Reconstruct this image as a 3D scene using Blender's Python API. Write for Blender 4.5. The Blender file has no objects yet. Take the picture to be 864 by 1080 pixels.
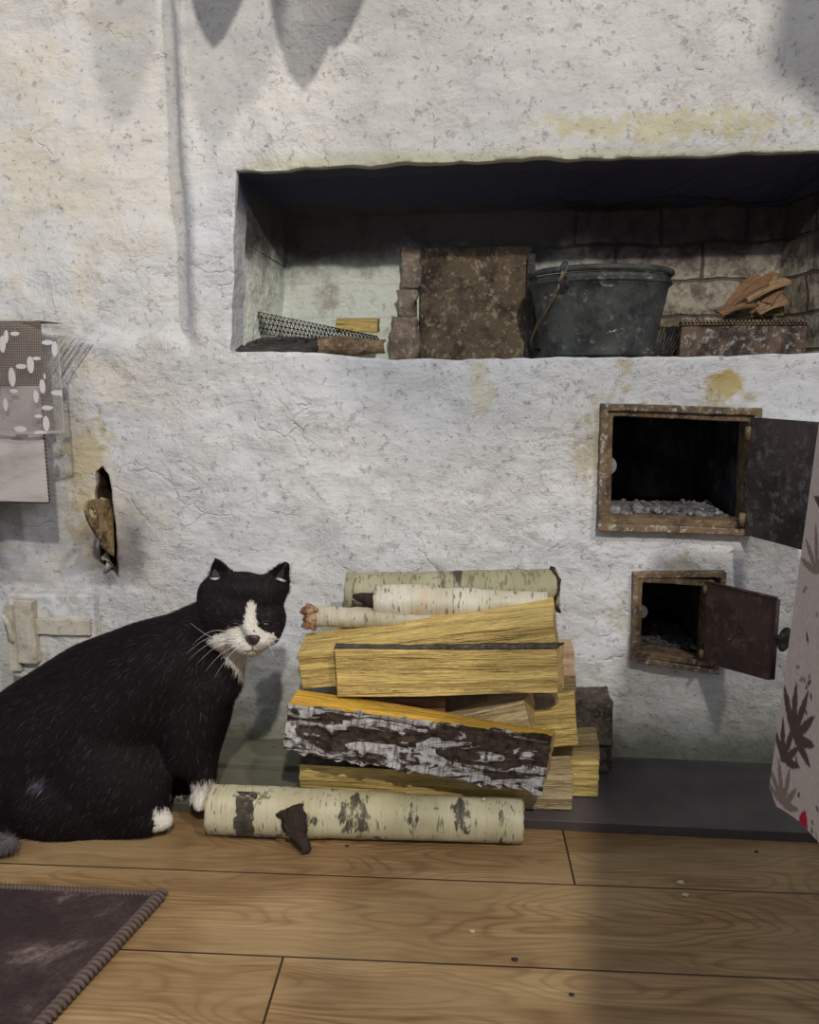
import bpy, bmesh, math, random
import numpy as np
from mathutils import Vector, Matrix, noise
from mathutils.bvhtree import BVHTree
random.seed(7); rng = np.random.default_rng(7)
S = bpy.context.scene
C = S.collection
PI = math.pi

# ------------------------------------------------------------------ camera geometry (used to survey the photo)
F = 850.0; H = .6; PITCH = math.radians(10); YAW = math.radians(5)
YW = 1.185
def ray(px, py):
    x = (px-432)/F; y = (540-py)/F
    f = (-math.sin(YAW)*math.cos(PITCH), math.cos(YAW)*math.cos(PITCH), -math.sin(PITCH))
    r = (math.cos(YAW), math.sin(YAW), 0)
    u = (-math.sin(YAW)*math.sin(PITCH), math.cos(YAW)*math.sin(PITCH), math.cos(PITCH))
    return [f[i]+x*r[i]+y*u[i] for i in range(3)]
def P(px, py, Y=YW):
    d = ray(px, py); t = Y/d[1]
    return Vector((d[0]*t, Y, H+d[2]*t))
def PZ(px, py, Z=0.):
    d = ray(px, py); t = (Z-H)/d[2]
    return Vector((d[0]*t, d[1]*t, Z))
def mpp(Y, z=.2):   # metres per photo pixel at depth Y
    return (Y*math.cos(PITCH)+(H-z)*math.sin(PITCH))/F

# ------------------------------------------------------------------ helpers
def link(o):
    C.objects.link(o); return o
def tag(o, label=None, cat=None, group=None, kind=None):
    if label: o['label'] = label
    if cat: o['category'] = cat
    if group: o['group'] = group
    if kind: o['kind'] = kind
    return o
def empty(name, loc=(0, 0, 0), rz=0):
    o = bpy.data.objects.new(name, None); o.location = loc; o.rotation_euler = (0, 0, rz)
    o.empty_display_size = .02
    return link(o)
def mesh_obj(name, verts, faces, mats, parent=None, mi=None, smooth=False):
    me = bpy.data.meshes.new(name)
    me.from_pydata([tuple(v) for v in verts], [], faces); me.update()
    if not isinstance(mats, (list, tuple)): mats = [mats]
    for m in mats: me.materials.append(m)
    if mi is not None: me.polygons.foreach_set('material_index', mi)
    if smooth: me.polygons.foreach_set('use_smooth', [True]*len(me.polygons))
    o = bpy.data.objects.new(name, me); link(o)
    if parent: o.parent = parent
    return o
def bm_obj(name, bm, mats, parent=None, smooth=False):
    me = bpy.data.meshes.new(name); bmesh.ops.recalc_face_normals(bm, faces=bm.faces[:])
    bm.to_mesh(me); bm.free()
    if not isinstance(mats, (list, tuple)): mats = [mats]
    for m in mats: me.materials.append(m)
    if smooth: me.polygons.foreach_set('use_smooth', [True]*len(me.polygons))
    o = bpy.data.objects.new(name, me); link(o)
    if parent: o.parent = parent
    return o
def baked(o):
    """apply an object's modifiers"""
    dg = bpy.context.evaluated_depsgraph_get(); dg.update()
    me = bpy.data.meshes.new_from_object(o.evaluated_get(dg))
    old = o.data; o.modifiers.clear(); o.data = me; bpy.data.meshes.remove(old)
    return o
def add_box(bm, lo, hi, mi=0, bevel=0):
    r = bmesh.ops.create_cube(bm, size=1)
    for v in r['verts']:
        v.co = Vector([lo[i]+(v.co[i]+.5)*(hi[i]-lo[i]) for i in range(3)])
    fs = set(f for v in r['verts'] for f in v.link_faces)
    for f in fs: f.material_index = mi
    if bevel:
        es = list(set(e for f in fs for e in f.edges))
        bmesh.ops.bevel(bm, geom=es, offset=bevel, segments=2, affect='EDGES', profile=.5)
    return r['verts']
def add_tube(bm, pts, rad, seg=8, mi=0, cap=True):
    pts = [Vector(p) for p in pts]; rings = []
    n = len(pts)
    if not isinstance(rad, (list, tuple)): rad = [rad]*n
    up = Vector((0, 0, 1))
    for i, p in enumerate(pts):
        t = (pts[min(i+1, n-1)]-pts[max(i-1, 0)]).normalized()
        a = t.cross(up)
        if a.length < 1e-3: a = t.cross(Vector((1, 0, 0)))
        a.normalize(); b = t.cross(a)
        rings.append([bm.verts.new(p+(a*math.cos(k*2*PI/seg)+b*math.sin(k*2*PI/seg))*rad[i]) for k in range(seg)])
    for i in range(n-1):
        for k in range(seg):
            f = bm.faces.new((rings[i][k], rings[i][(k+1) % seg], rings[i+1][(k+1) % seg], rings[i+1][k])); f.material_index = mi; f.smooth = True
    if cap:
        bm.faces.new(rings[0]).material_index = mi; bm.faces.new(rings[-1][::-1]).material_index = mi
def fbm(x, y, z, oct=4, h=.9):
    return noise.fractal(Vector((x, y, z)), h, 2.0, oct)

# ------------------------------------------------------------------ material helper
class M:
    def __init__(s, name, rough=.8, spec=.3, metal=0.):
        s.m = bpy.data.materials.new(name); s.m.use_nodes = True
        s.t = s.m.node_tree; s.b = s.t.nodes['Principled BSDF']
        s.b.inputs['Roughness'].default_value = rough
        s.b.inputs['Specular IOR Level'].default_value = spec
        s.b.inputs['Metallic'].default_value = metal
        s.tc = s.t.nodes.new('ShaderNodeTexCoord')
    def n(s, ty, **k):
        nd = s.t.nodes.new(ty)
        for a, b in k.items(): setattr(nd, a, b)
        return nd
    def set(s, sock, v):
        if isinstance(v, bpy.types.NodeSocket): s.t.links.new(v, sock)
        elif isinstance(v, (tuple, list)) and len(v) == 3 and sock.type == 'RGBA': sock.default_value = (*v, 1)
        else: sock.default_value = v
    def co(s, scale=(1, 1, 1), loc=(0, 0, 0), rot=(0, 0, 0)):
        mp = s.n('ShaderNodeMapping'); s.t.links.new(s.tc.outputs['Object'], mp.inputs[0])
        mp.inputs['Scale'].default_value = scale; mp.inputs['Location'].default_value = loc; mp.inputs['Rotation'].default_value = rot
        return mp.outputs[0]
    def rnd(s):
        return s.n('ShaderNodeObjectInfo').outputs['Random']
    def noise(s, scale, detail=6, rough=.6, co=None, dist=0.):
        nd = s.n('ShaderNodeTexNoise'); s.set(nd.inputs['Vector'], co or s.tc.outputs['Object'])
        nd.inputs['Scale'].default_value = scale; nd.inputs['Detail'].default_value = detail
        nd.inputs['Roughness'].default_value = rough; nd.inputs['Distortion'].default_value = dist
        return nd.outputs[0]
    def vor(s, scale, co=None, feature='F1', out=0, rnd=1.):
        nd = s.n('ShaderNodeTexVoronoi', feature=feature); s.set(nd.inputs['Vector'], co or s.tc.outputs['Object'])
        nd.inputs['Scale'].default_value = scale
        nd.inputs['Randomness'].default_value = rnd
        return nd.outputs[out]
    def ramp(s, fac, stops):
        nd = s.n('ShaderNodeValToRGB'); s.set(nd.inputs[0], fac)
        e = nd.color_ramp.elements
        while len(e) < len(stops): e.new(.5)
        for i, (p, c) in enumerate(stops):
            e[i].position = p
            e[i].color = (c, c, c, 1) if isinstance(c, (int, float)) else (*c, 1)
        return nd.outputs[0]
    def math(s, op, a, b=0., c=0., clamp=False):
        nd = s.n('ShaderNodeMath', operation=op, use_clamp=clamp)
        s.set(nd.inputs[0], a); s.set(nd.inputs[1], b); s.set(nd.inputs[2], c)
        return nd.outputs[0]
    def sstep(s, v, a, b):
        nd = s.n('ShaderNodeMapRange', interpolation_type='SMOOTHSTEP'); s.set(nd.inputs[0], v)
        nd.inputs[1].default_value = a; nd.inputs[2].default_value = b
        return nd.outputs[0]
    def mix(s, fac, a, b, blend='MIX'):
        nd = s.n('ShaderNodeMix', data_type='RGBA', blend_type=blend)
        s.set(nd.inputs[0], fac); s.set(nd.inputs[6], a); s.set(nd.inputs[7], b)
        return nd.outputs[2]
    def sep(s, co=None):
        nd = s.n('ShaderNodeSeparateXYZ'); s.set(nd.inputs[0], co or s.tc.outputs['Object'])
        return nd.outputs
    def attr(s, name):
        return s.n('ShaderNodeAttribute', attribute_name=name).outputs
    def col(s, v): s.set(s.b.inputs['Base Color'], v); return s
    def rough(s, v): s.set(s.b.inputs['Roughness'], v); return s
    def bump(s, h, dist=.002, strength=1.):
        nd = s.n('ShaderNodeBump'); s.set(nd.inputs['Height'], h); nd.inputs['Distance'].default_value = dist
        nd.inputs['Strength'].default_value = strength
        if s.b.inputs['Normal'].is_linked: s.t.links.new(s.b.inputs['Normal'].links[0].from_socket, nd.inputs['Normal'])
        s.t.links.new(nd.outputs[0], s.b.inputs['Normal']); return s

# ------------------------------------------------------------------ materials
def mat_wall():
    m = M('whitewashed_plaster', .85, .2)
    x, y, z = m.sep()
    big = m.noise(3.2, 4, .5); mid = m.noise(11, 6, .65); fine = m.noise(60, 6, .7)
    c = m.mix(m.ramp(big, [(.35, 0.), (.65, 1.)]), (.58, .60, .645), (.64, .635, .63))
    c = m.mix(m.math('MULTIPLY', m.sstep(m.math('ADD', z, m.math('MULTIPLY', big, .3)), .92, 1.1), .8), c, (.62, .595, .55))  # lamp tints put into the whitewash colour: bluish low, beige higher up
    warm = m.math('MULTIPLY', m.sstep(x, -.30, -.60), m.sstep(mid, .42, .62))
    c = m.mix(m.math('MULTIPLY', warm, .6), c, (.60, .53, .42))
    c = m.mix(m.ramp(mid, [(.3, .5), (.5, 0.)]), c, (.47, .46, .45))
    blot = m.noise(26, 8, .75)
    c = m.mix(m.ramp(blot, [(.56, 0.), (.66, .5)]), c, (.36, .34, .31))
    c = m.mix(m.ramp(m.noise(95, 6, .8), [(.60, 0.), (.66, .75)]), c, (.20, .17, .14))
    c = m.mix(m.ramp(m.noise(18, 6, .7, m.co((.5, 1, 1.6), loc=(4, 2, 1))), [(.40, .35), (.52, 0.)]), c, (.46, .46, .47))
    # worn dirt along the foot of the stove
    dn = m.math('ADD', z, m.math('MULTIPLY', m.math('SUBTRACT', m.noise(14, 6, .7), .5), .16))
    c = m.mix(m.math('MULTIPLY', m.sstep(dn, .10, .015), .85), c, (.17, .15, .105))
    c = m.mix(m.math('MULTIPLY', m.sstep(dn, .20, .08), .35), c, (.40, .40, .28))
    # soot and yellow heat stains around the fire doors and the niche mouth
    def halo(cx, cz, rx, rz, colr, amt, c):
        dx = m.math('POWER', m.math('DIVIDE', m.math('SUBTRACT', x, cx), rx), 2.)
        dz = m.math('POWER', m.math('DIVIDE', m.math('SUBTRACT', z, cz), rz), 2.)
        d = m.math('ADD', m.math('ADD', dx, dz), m.math('ADD', m.math('MULTIPLY', m.math('SUBTRACT', mid, .5), 5.), m.math('MULTIPLY', m.math('SUBTRACT', m.noise(45, 5, .7), .5), 4.)))
        return m.mix(m.math('MULTIPLY', m.sstep(d, 1.15, .35), amt), c, colr)
    c = halo(.285, .466, .16, .105, (.44, .37, .23), .65, c)
    c = halo(.29, .243, .095, .075, (.38, .34, .25), .55, c)
    c = halo(.335, .575, .035, .02, (.42, .31, .08), .8, c)
    c = halo(.20, .60, .02, .035, (.45, .38, .2), .7, c)
    c = halo(.0, .575, .02, .05, (.50, .46, .30), .5, c)
    c = halo(.26, .925, .17, .022, (.52, .48, .27), .65, c)
    c = halo(-.60, .42, .045, .12, (.50, .42, .24), .75, c)
    lip = m.math('MULTIPLY', m.sstep(z, .870, .884), m.sstep(z, .905, .887))
    lip = m.math('MULTIPLY', lip, m.sstep(x, -.36, -.30))
    c = m.mix(m.math('MULTIPLY', lip, .45), c, (.45, .43, .20))
    # soot on the inside faces of the niche mouth and the fire openings
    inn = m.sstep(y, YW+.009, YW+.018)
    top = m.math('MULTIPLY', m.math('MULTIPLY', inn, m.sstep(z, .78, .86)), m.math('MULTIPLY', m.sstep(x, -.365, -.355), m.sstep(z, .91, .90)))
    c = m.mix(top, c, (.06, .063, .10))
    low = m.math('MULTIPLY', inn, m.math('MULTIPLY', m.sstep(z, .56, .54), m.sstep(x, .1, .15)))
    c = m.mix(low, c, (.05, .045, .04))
    c = m.mix(m.math('MULTIPLY', m.sstep(y, YW-.004, YW+.010), m.math('MULTIPLY', m.sstep(x, -.50, -.53), m.math('MULTIPLY', m.sstep(z, .46, .45), m.sstep(z, .26, .27)))), c, (.06, .035, .025))  # crack faces coloured dark, shade of the gap put into the paint
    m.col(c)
    pits = m.ramp(m.vor(38, rnd=1.), [(.0, 0.), (.12, 1.)])
    m.bump(m.noise(7, 5, .55), .022, .7)
    m.bump(m.noise(40, 6, .6), .0035, .6)
    m.bump(m.noise(1.0, 8, .68, m.co((9, 5, 26)), .3), .006, .7)
    wv = m.n('ShaderNodeVectorMath', operation='ADD'); m.set(wv.inputs[0], m.co((1, .6, 1.8)))
    ws = m.n('ShaderNodeVectorMath', operation='SCALE'); wn_ = m.n('ShaderNodeTexNoise'); wn_.inputs['Scale'].default_value = 9; wn_.inputs['Detail'].default_value = 6
    m.set(wn_.inputs['Vector'], m.tc.outputs['Object']); m.set(ws.inputs[0], wn_.outputs[1]); ws.inputs['Scale'].default_value = .22
    m.set(wv.inputs[1], ws.outputs[0])
    edge = m.ramp(m.vor(5.5, co=wv.outputs[0], feature='DISTANCE_TO_EDGE'), [(.0, 0.), (.022, 1.)])
    edge = m.math('MAXIMUM', edge, m.ramp(m.noise(6, 3, .5), [(.56, 1.), (.64, 0.)]))
    m.bump(edge, .002, .6)
    lum = m.math('MULTIPLY', m.noise(24, 7, .68, dist=.6), m.ramp(m.noise(3.5, 3, .5), [(.42, .15), (.56, 1.)]))
    m.bump(lum, .012, .8)
    m.bump(m.ramp(m.noise(75, 5, .75), [(.60, 1.), (.68, 0.)]), .0018, .8)
    m.bump(pits, .0012, .6)
    return m.m
def mat_niche():
    m = M('sooty_whitewash', .9, .15)
    x, y, z = m.sep()
    br = m.n('ShaderNodeTexBrick'); m.set(br.inputs['Vector'], m.co((1, 1, 1), rot=(PI/2, 0, 0)))
    wob = m.n('ShaderNodeVectorMath', operation='ADD')
    nn = m.n('ShaderNodeTexNoise'); nn.inputs['Scale'].default_value = 14; m.set(nn.inputs['Vector'], m.tc.outputs['Object'])
    sc = m.n('ShaderNodeVectorMath', operation='SCALE'); m.set(sc.inputs[0], nn.outputs[1]); sc.inputs['Scale'].default_value = .02
    cc = m.n('ShaderNodeCombineXYZ'); m.set(cc.inputs[0], m.math('ADD', x, m.math('MULTIPLY', y, .8))); m.set(cc.inputs[1], z)
    m.set(wob.inputs[0], cc.outputs[0]); m.set(wob.inputs[1], sc.outputs[0])
    m.set(br.inputs['Vector'], wob.outputs[0])
    br.inputs['Scale'].default_value = 1; br.inputs['Brick Width'].default_value = .135; br.inputs['Row Height'].default_value = .058
    br.inputs['Mortar Size'].default_value = .003; br.inputs['Mortar Smooth'].default_value = .6
    mid = m.noise(12, 8, .7); fine = m.noise(50, 6, .7)
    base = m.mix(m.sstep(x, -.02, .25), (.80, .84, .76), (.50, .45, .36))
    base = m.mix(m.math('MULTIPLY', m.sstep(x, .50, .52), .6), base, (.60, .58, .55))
    c = m.mix(m.ramp(mid, [(.36, .6), (.46, 0.)]), base, (.30, .25, .19))
    c = m.mix(m.ramp(m.noise(40, 7, .75), [(.57, 0.), (.66, .6)]), c, (.25, .22, .17))
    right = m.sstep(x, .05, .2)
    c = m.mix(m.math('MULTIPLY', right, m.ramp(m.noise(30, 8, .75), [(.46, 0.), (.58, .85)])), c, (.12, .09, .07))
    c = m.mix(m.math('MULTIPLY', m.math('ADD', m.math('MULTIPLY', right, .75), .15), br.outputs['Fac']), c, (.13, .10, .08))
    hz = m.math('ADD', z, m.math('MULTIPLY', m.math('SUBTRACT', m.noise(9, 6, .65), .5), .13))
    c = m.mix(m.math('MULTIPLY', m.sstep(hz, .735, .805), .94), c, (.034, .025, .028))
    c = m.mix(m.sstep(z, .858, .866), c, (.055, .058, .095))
    m.col(c)
    m.bump(m.noise(20, 8, .7), .02, .8)
    m.bump(m.math('MULTIPLY', br.outputs['Fac'], m.math('MULTIPLY', right, -1.)), .008, .9)
    return m.m
def mat_soot():
    m = M('soot', .95, .1)
    n1 = m.noise(14, 6, .65)
    m.col(m.ramp(n1, [(.38, (.015, .012, .014)), (.55, (.06, .055, .065)), (.68, (.14, .135, .15))]))
    m.bump(m.noise(25, 6, .7), .01)
    return m.m
def mat_rust(name='rusty_iron', a=(.05, .035, .025), b=(.16, .11, .06), c=(.30, .24, .16), rough=.75, sc=30, metal=.0):
    m = M(name, rough, .35, metal)
    n1 = m.noise(sc, 8, .75); n2 = m.noise(sc*3.5, 8, .8)
    c1 = m.ramp(n1, [(.40, a), (.56, b)])
    m.col(m.mix(m.ramp(n2, [(.53, 0.), (.61, .85)]), c1, c))
    m.bump(n2, .002); return m.m
def mat_wood(name, light, dark, strong=.5, rough=.6, knots=True):
    m = M(name, rough, .3)
    r = m.rnd(); off = m.n('ShaderNodeCombineXYZ'); m.set(off.inputs[0], m.math('MULTIPLY', r, 7.)); m.set(off.inputs[1], m.math('MULTIPLY', r, 3.))
    ad = m.n('ShaderNodeVectorMath', operation='ADD'); m.set(ad.inputs[0], m.co((1.6, 26, 26))); m.set(ad.inputs[1], off.outputs[0])
    g = m.noise(3.0, 6, .6, ad.outputs[0], .6)
    ad2 = m.n('ShaderNodeVectorMath', operation='ADD'); m.set(ad2.inputs[0], m.co((7, 130, 130))); m.set(ad2.inputs[1], off.outputs[0])
    g2 = m.noise(3.0, 5, .6, ad2.outputs[0])
    c = m.mix(m.ramp(g, [(.36, strong), (.56, 0.)]), light, dark)
    c = m.mix(m.ramp(g2, [(.38, .75), (.50, 0.)]), c, dark)
    g3 = m.noise(4.5, 4, .55)
    c = m.mix(m.ramp(g3, [(.42, .0), (.64, .5)]), c, tuple(k*.66 for k in light))
    c = m.mix(m.ramp(m.noise(2.4, 7, .7, m.co((3, 60, 60)), 1.), [(.60, 0.), (.64, .7)]), c, tuple(k*.55 for k in dark))
    hs = m.n('ShaderNodeHueSaturation'); m.set(hs.inputs['Color'], c)
    m.set(hs.inputs['Value'], m.math('ADD', m.math('MULTIPLY', r, .16), .92))
    spots = m.noise(60, 3, .5)
    c = m.mix(m.ramp(spots, [(.70, 0.), (.76, .7)]), hs.outputs[0], (.22, .13, .05))
    m.col(c)
    m.bump(g, .012, 1.); m.bump(g2, .003, 1.); return m.m
def mat_endgrain(light=(.50, .35, .15)):
    m = M('end_grain', .8, .2)
    g = m.noise(70, 5, .6)
    m.col(m.mix(m.ramp(g, [(.35, .7), (.6, 0.)]), light, (.24, .15, .06))); m.bump(g, .002); return m.m
def mat_birch(name, base, tone, dark_lo, dark_hi, dash=.62):
    m = M(name, .55, .35)
    r = m.rnd(); off = m.n('ShaderNodeCombineXYZ')
    for k in range(3): m.set(off.inputs[k], m.math('MULTIPLY', r, 5.+k))
    def sh(scale):
        ad = m.n('ShaderNodeVectorMath', operation='ADD'); m.set(ad.inputs[0], m.co(scale)); m.set(ad.inputs[1], off.outputs[0]); return ad.outputs[0]
    a = m.noise(2.2, 5, .6, sh((3.5, 1.2, 1.2)))
    c = m.mix(m.ramp(a, [(.38, 0.), (.62, 1.)]), base, tone)
    lent = m.noise(2.6, 3, .5, sh((90, 22, 22)))
    c = m.mix(m.ramp(lent, [(dash, 0.), (dash+.05, .85)]), c, (.13, .11, .07))
    band = m.noise(2.0, 6, .65, sh((14, 6, 6)), .3)
    c = m.mix(m.ramp(band, [(dark_lo, 0.), (dark_hi, .95)]), c, (.045, .036, .028))
    hair = m.noise(2.0, 4, .6, sh((150, 10, 10)))
    c = m.mix(m.ramp(hair, [(.38, .3), (.5, 0.)]), c, (.33, .27, .15))
    tan = m.noise(2.0, 3, .5, sh((5, 2, 2)))
    c = m.mix(m.ramp(tan, [(.58, 0.), (.63, .6)]), c, (.52, .36, .24))
    m.col(c); m.bump(band, .006, .5); m.bump(hair, .0015, .6)
    return m.m
def mat_roughbark():
    """old birch bark: black furrows between curling white layers, running along the log"""
    m = M('furrowed_birch_bark', .85, .2)
    co = m.co((9, 34, 34)); w = m.noise(1.0, 8, .66, co, 1.4)
    white = m.ramp(w, [(.475, 0.), (.505, 1.), (.60, 1.), (.64, .0)])
    tick = m.noise(1., 4, .6, m.co((190, 30, 30)))
    wc = m.mix(m.ramp(tick, [(.36, .9), (.50, 0.)]), (.60, .58, .58), (.17, .13, .12))
    dk = m.ramp(m.noise(90, 6, .7), [(.35, (.018, .013, .011)), (.7, (.11, .075, .055))])
    m.col(m.mix(white, dk, wc))
    m.bump(w, .02, .9); m.bump(m.noise(110, 6, .7), .004, 1.); return m.m
def mat_floor():
    m = M('laminate_planks', .42, .35)
    cs, sn = math.cos(-.026), math.sin(-.026)
    c0 = m.co(rot=(0, 0, -.0264)); x, y, z = m.sep(c0)
    PWD = .138
    v = m.math('DIVIDE', m.math('SUBTRACT', y, .7345), PWD)
    row = m.math('FLOOR', v); fr = m.math('SUBTRACT', v, row)
    # board ends: given per row
    jx = m.ramp(m.math('DIVIDE', m.math('ADD', row, 10.), 20.), [(0, 0.), (.999, 1.)])
    wn = m.n('ShaderNodeTexWhiteNoise', noise_dimensions='1D'); m.set(wn.inputs['W'], row)
    joint = m.math('ADD', m.math('MULTIPLY', wn.outputs[0], 1.2), 0.)
    isa = m.math('COMPARE', row, -1., .1); isb = m.math('COMPARE', row, 1., .1); isc = m.math('COMPARE', row, 0., .1)
    def sel(k, cond, val, cur):
        return m.math('ADD', m.math('MULTIPLY', cond, val), m.math('MULTIPLY', m.math('SUBTRACT', 1., cond), cur))
    joint = sel(0, isa, -.176, joint); joint = sel(0, isb, .143, joint); joint = sel(0, isc, .50, joint)
    u = m.math('DIVIDE', m.math('SUBTRACT', x, joint), 1.28)
    ui = m.math('FLOOR', u); uf = m.math('SUBTRACT', u, ui)
    ex = m.math('MINIMUM', uf, m.math('SUBTRACT', 1., uf)); ey = m.math('MINIMUM', fr, m.math('SUBTRACT', 1., fr))
    seam = m.math('MAXIMUM', m.math('LESS_THAN', ex, .0013/1.28), m.math('LESS_THAN', ey, .0011/PWD))
    w2 = m.n('ShaderNodeTexWhiteNoise', noise_dimensions='2D'); cc = m.n('ShaderNodeCombineXYZ'); m.set(cc.inputs[0], ui); m.set(cc.inputs[1], row)
    m.set(w2.inputs['Vector'], cc.outputs[0])
    pid = w2.outputs[0]
    # cathedral grain: stretched distorted rings
    g0 = m.n('ShaderNodeCombineXYZ'); m.set(g0.inputs[0], m.math('ADD', m.math('MULTIPLY', x, 2.4), m.math('MULTIPLY', pid, 9.)))
    m.set(g0.inputs[1], m.math('ADD', m.math('MULTIPLY', y, 9.), m.math('MULTIPLY', pid, 5.)))
    big = m.noise(1.0, 2, .4, g0.outputs[0], .0)
    rings = m.math('FRACT', m.math('MULTIPLY', big, 34.))
    rings = m.math('ABSOLUTE', m.math('SUBTRACT', rings, .5))
    g1 = m.n('ShaderNodeCombineXYZ'); m.set(g1.inputs[0], m.math('MULTIPLY', x, 5.)); m.set(g1.inputs[1], m.math('ADD', m.math('MULTIPLY', y, 120.), m.math('MULTIPLY', pid, 50.)))
    fine = m.noise(1.6, 6, .65, g1.outputs[0])
    c = m.mix(m.ramp(fine, [(.35, 0.), (.65, 1.)]), (.19, .108, .046), (.385, .245, .115))
    c = m.mix(m.ramp(rings, [(.04, .65), (.26, 0.)]), c, (.14, .08, .035))
    c = m.mix(m.ramp(big, [(.44, .5), (.54, 0.)]), c, (.19, .11, .05))
    c = m.mix(m.ramp(m.noise(3.0, 4, .6, m.co((1, 3, 1))), [(.44, .0), (.60, .35)]), c, (.50, .36, .19))
    hs = m.n('ShaderNodeHueSaturation'); m.set(hs.inputs['Color'], c)
    m.set(hs.inputs['Value'], m.math('ADD', m.math('MULTIPLY', pid, .34), .84))
    m.col(m.mix(seam, hs.outputs[0], (.04, .022, .012)))
    m.rough(m.ramp(fine, [(.3, .5), (.7, .36)]))
    m.bump(m.math('SUBTRACT', 1., seam), .001, .5); m.bump(fine, .0003, .5)
    return m.m
def mat_simple(name, col, rough=.7, spec=.3, metal=0., var=.25, sc=40, bump=.001):
    m = M(name, rough, spec, metal); n1 = m.noise(sc, 6, .65)
    m.col(m.mix(m.ramp(n1, [(.35, var*2 if var < .5 else 1.), (.65, 0.)]), col, tuple(k*.45 for k in col)))
    if bump: m.bump(n1, bump)
    return m.m
def mat_bucket():
    m = M('dark_worn_plastic', .55, .4)
    n1 = m.noise(22, 8, .75); n2 = m.noise(60, 8, .8); n3 = m.noise(18, 6, .8, m.co((1, 1, 2.4)))
    c = m.ramp(n1, [(.40, (.014, .015, .016)), (.58, (.060, .066, .062))])
    c = m.mix(m.ramp(n2, [(.55, 0.), (.62, .6)]), c, (.20, .20, .19))
    c = m.mix(m.ramp(n3, [(.62, 0.), (.66, .9)]), c, (.45, .45, .43))
    m.col(c); m.bump(n2, .001); return m.m
def mat_attr(name, rough=.8, spec=.2, bumpn=None, attr='Col'):
    m = M(name, rough, spec); a = m.attr(attr)[0]
    if bumpn:
        n1 = m.noise(bumpn, 5, .6); m.bump(n1, .0006)
        a = m.mix(m.ramp(n1, [(.3, .25), (.6, 0.)]), a, (.35, .3, .28), 'MULTIPLY')
    m.col(a); return m.m
def mat_hearth():
    m = M('hearth_sheet', .6, .35)
    x, y, z = m.sep()
    n1 = m.noise(9, 8, .65); n2 = m.noise(50, 8, .75)
    c = m.ramp(n1, [(.35, (.065, .055, .055)), (.65, (.12, .10, .098))])
    c = m.mix(m.math('MULTIPLY', m.sstep(x, -.17, -.20), .85), c, m.ramp(n1, [(.35, (.12, .12, .085)), (.65, (.21, .21, .15))]))
    back = m.math('ADD', y, m.math('MULTIPLY', m.math('SUBTRACT', n1, .5), .06))
    c = m.mix(m.math('MULTIPLY', m.sstep(back, 1.15, 1.19), .7), c, (.16, .14, .11))
    c = m.mix(m.ramp(n2, [(.63, 0.), (.70, .8)]), c, (.02, .017, .015))
    c = m.mix(m.sstep(y, .9905, .9895), c, (.035, .022, .018))
    m.col(c); m.bump(n2, .0012); return m.m
def mat_rug():
    m = M('dark_plush_rug', .95, .15)
    n1 = m.noise(9, 5, .6, dist=1.2); n2 = m.noise(160, 4, .7)
    c = m.ramp(n1, [(.40, (.040, .026, .026)), (.56, (.075, .050, .048)), (.64, (.21, .15, .14)), (.74, (.10, .07, .07))])
    m.col(m.mix(m.ramp(n2, [(.35, .6), (.6, 0.)]), c, (.03, .02, .02))); m.bump(n2, .003); return m.m
def mat_lace():
    m = M('lace', .9, .1)
    m.m.use_nodes = True
    co = m.co((1, 0.0, 1))
    x, y, z = m.sep()
    net = m.vor(330, co=co, feature='DISTANCE_TO_EDGE', rnd=.25)
    net = m.math('LESS_THAN', net, .085)
    # close-woven petals
    big = m.vor(34, co=m.co((1, 0, 1.5), rot=(0, .5, 0)), feature='DISTANCE_TO_EDGE', rnd=.9)
    petal0 = m.math('GREATER_THAN', m.math('ADD', big, m.math('MULTIPLY', m.math('SUBTRACT', m.noise(30, 2, .5), .5), .35)), .13)
    leaf = m.vor(1., co=m.co((62, 0, 26), rot=(0, .7, 0)), rnd=.8)
    leaf2 = m.vor(1., co=m.co((26, 0, 60), rot=(0, .9, 0), loc=(3, 0, 1)), rnd=.8)
    petal = m.math('MAXIMUM', m.math('LESS_THAN', leaf, .36), m.math('LESS_THAN', leaf2, .26))
    hole2 = m.math('LESS_THAN', m.vor(300, co=co, rnd=.6), .16)
    petal = m.math('MULTIPLY', petal, m.math('SUBTRACT', 1., hole2))
    hem = m.math('LESS_THAN', m.math('ABSOLUTE', m.math('SUBTRACT', m.attr('hem')[2], .0)), .0022)
    a = m.math('MAXIMUM', m.math('MAXIMUM', net, petal), hem)
    m.set(m.b.inputs['Alpha'], a)
    m.col(m.mix(petal, (.34, .31, .30), (.54, .51, .50)))
    m.bump(a, .0008)
    return m.m
def mat_napkin():
    m = M('grey_napkin_linen', .9, .1); n = m.noise(7, 5, .6, m.co((1, 1, 2.5), rot=(0, .6, 0)))
    w = m.noise(300, 2, .5)
    m.col(m.mix(m.ramp(n, [(.40, 0.), (.60, 1.)]), (.30, .26, .25), (.47, .43, .42))); m.bump(w, .0005); return m.m

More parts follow.
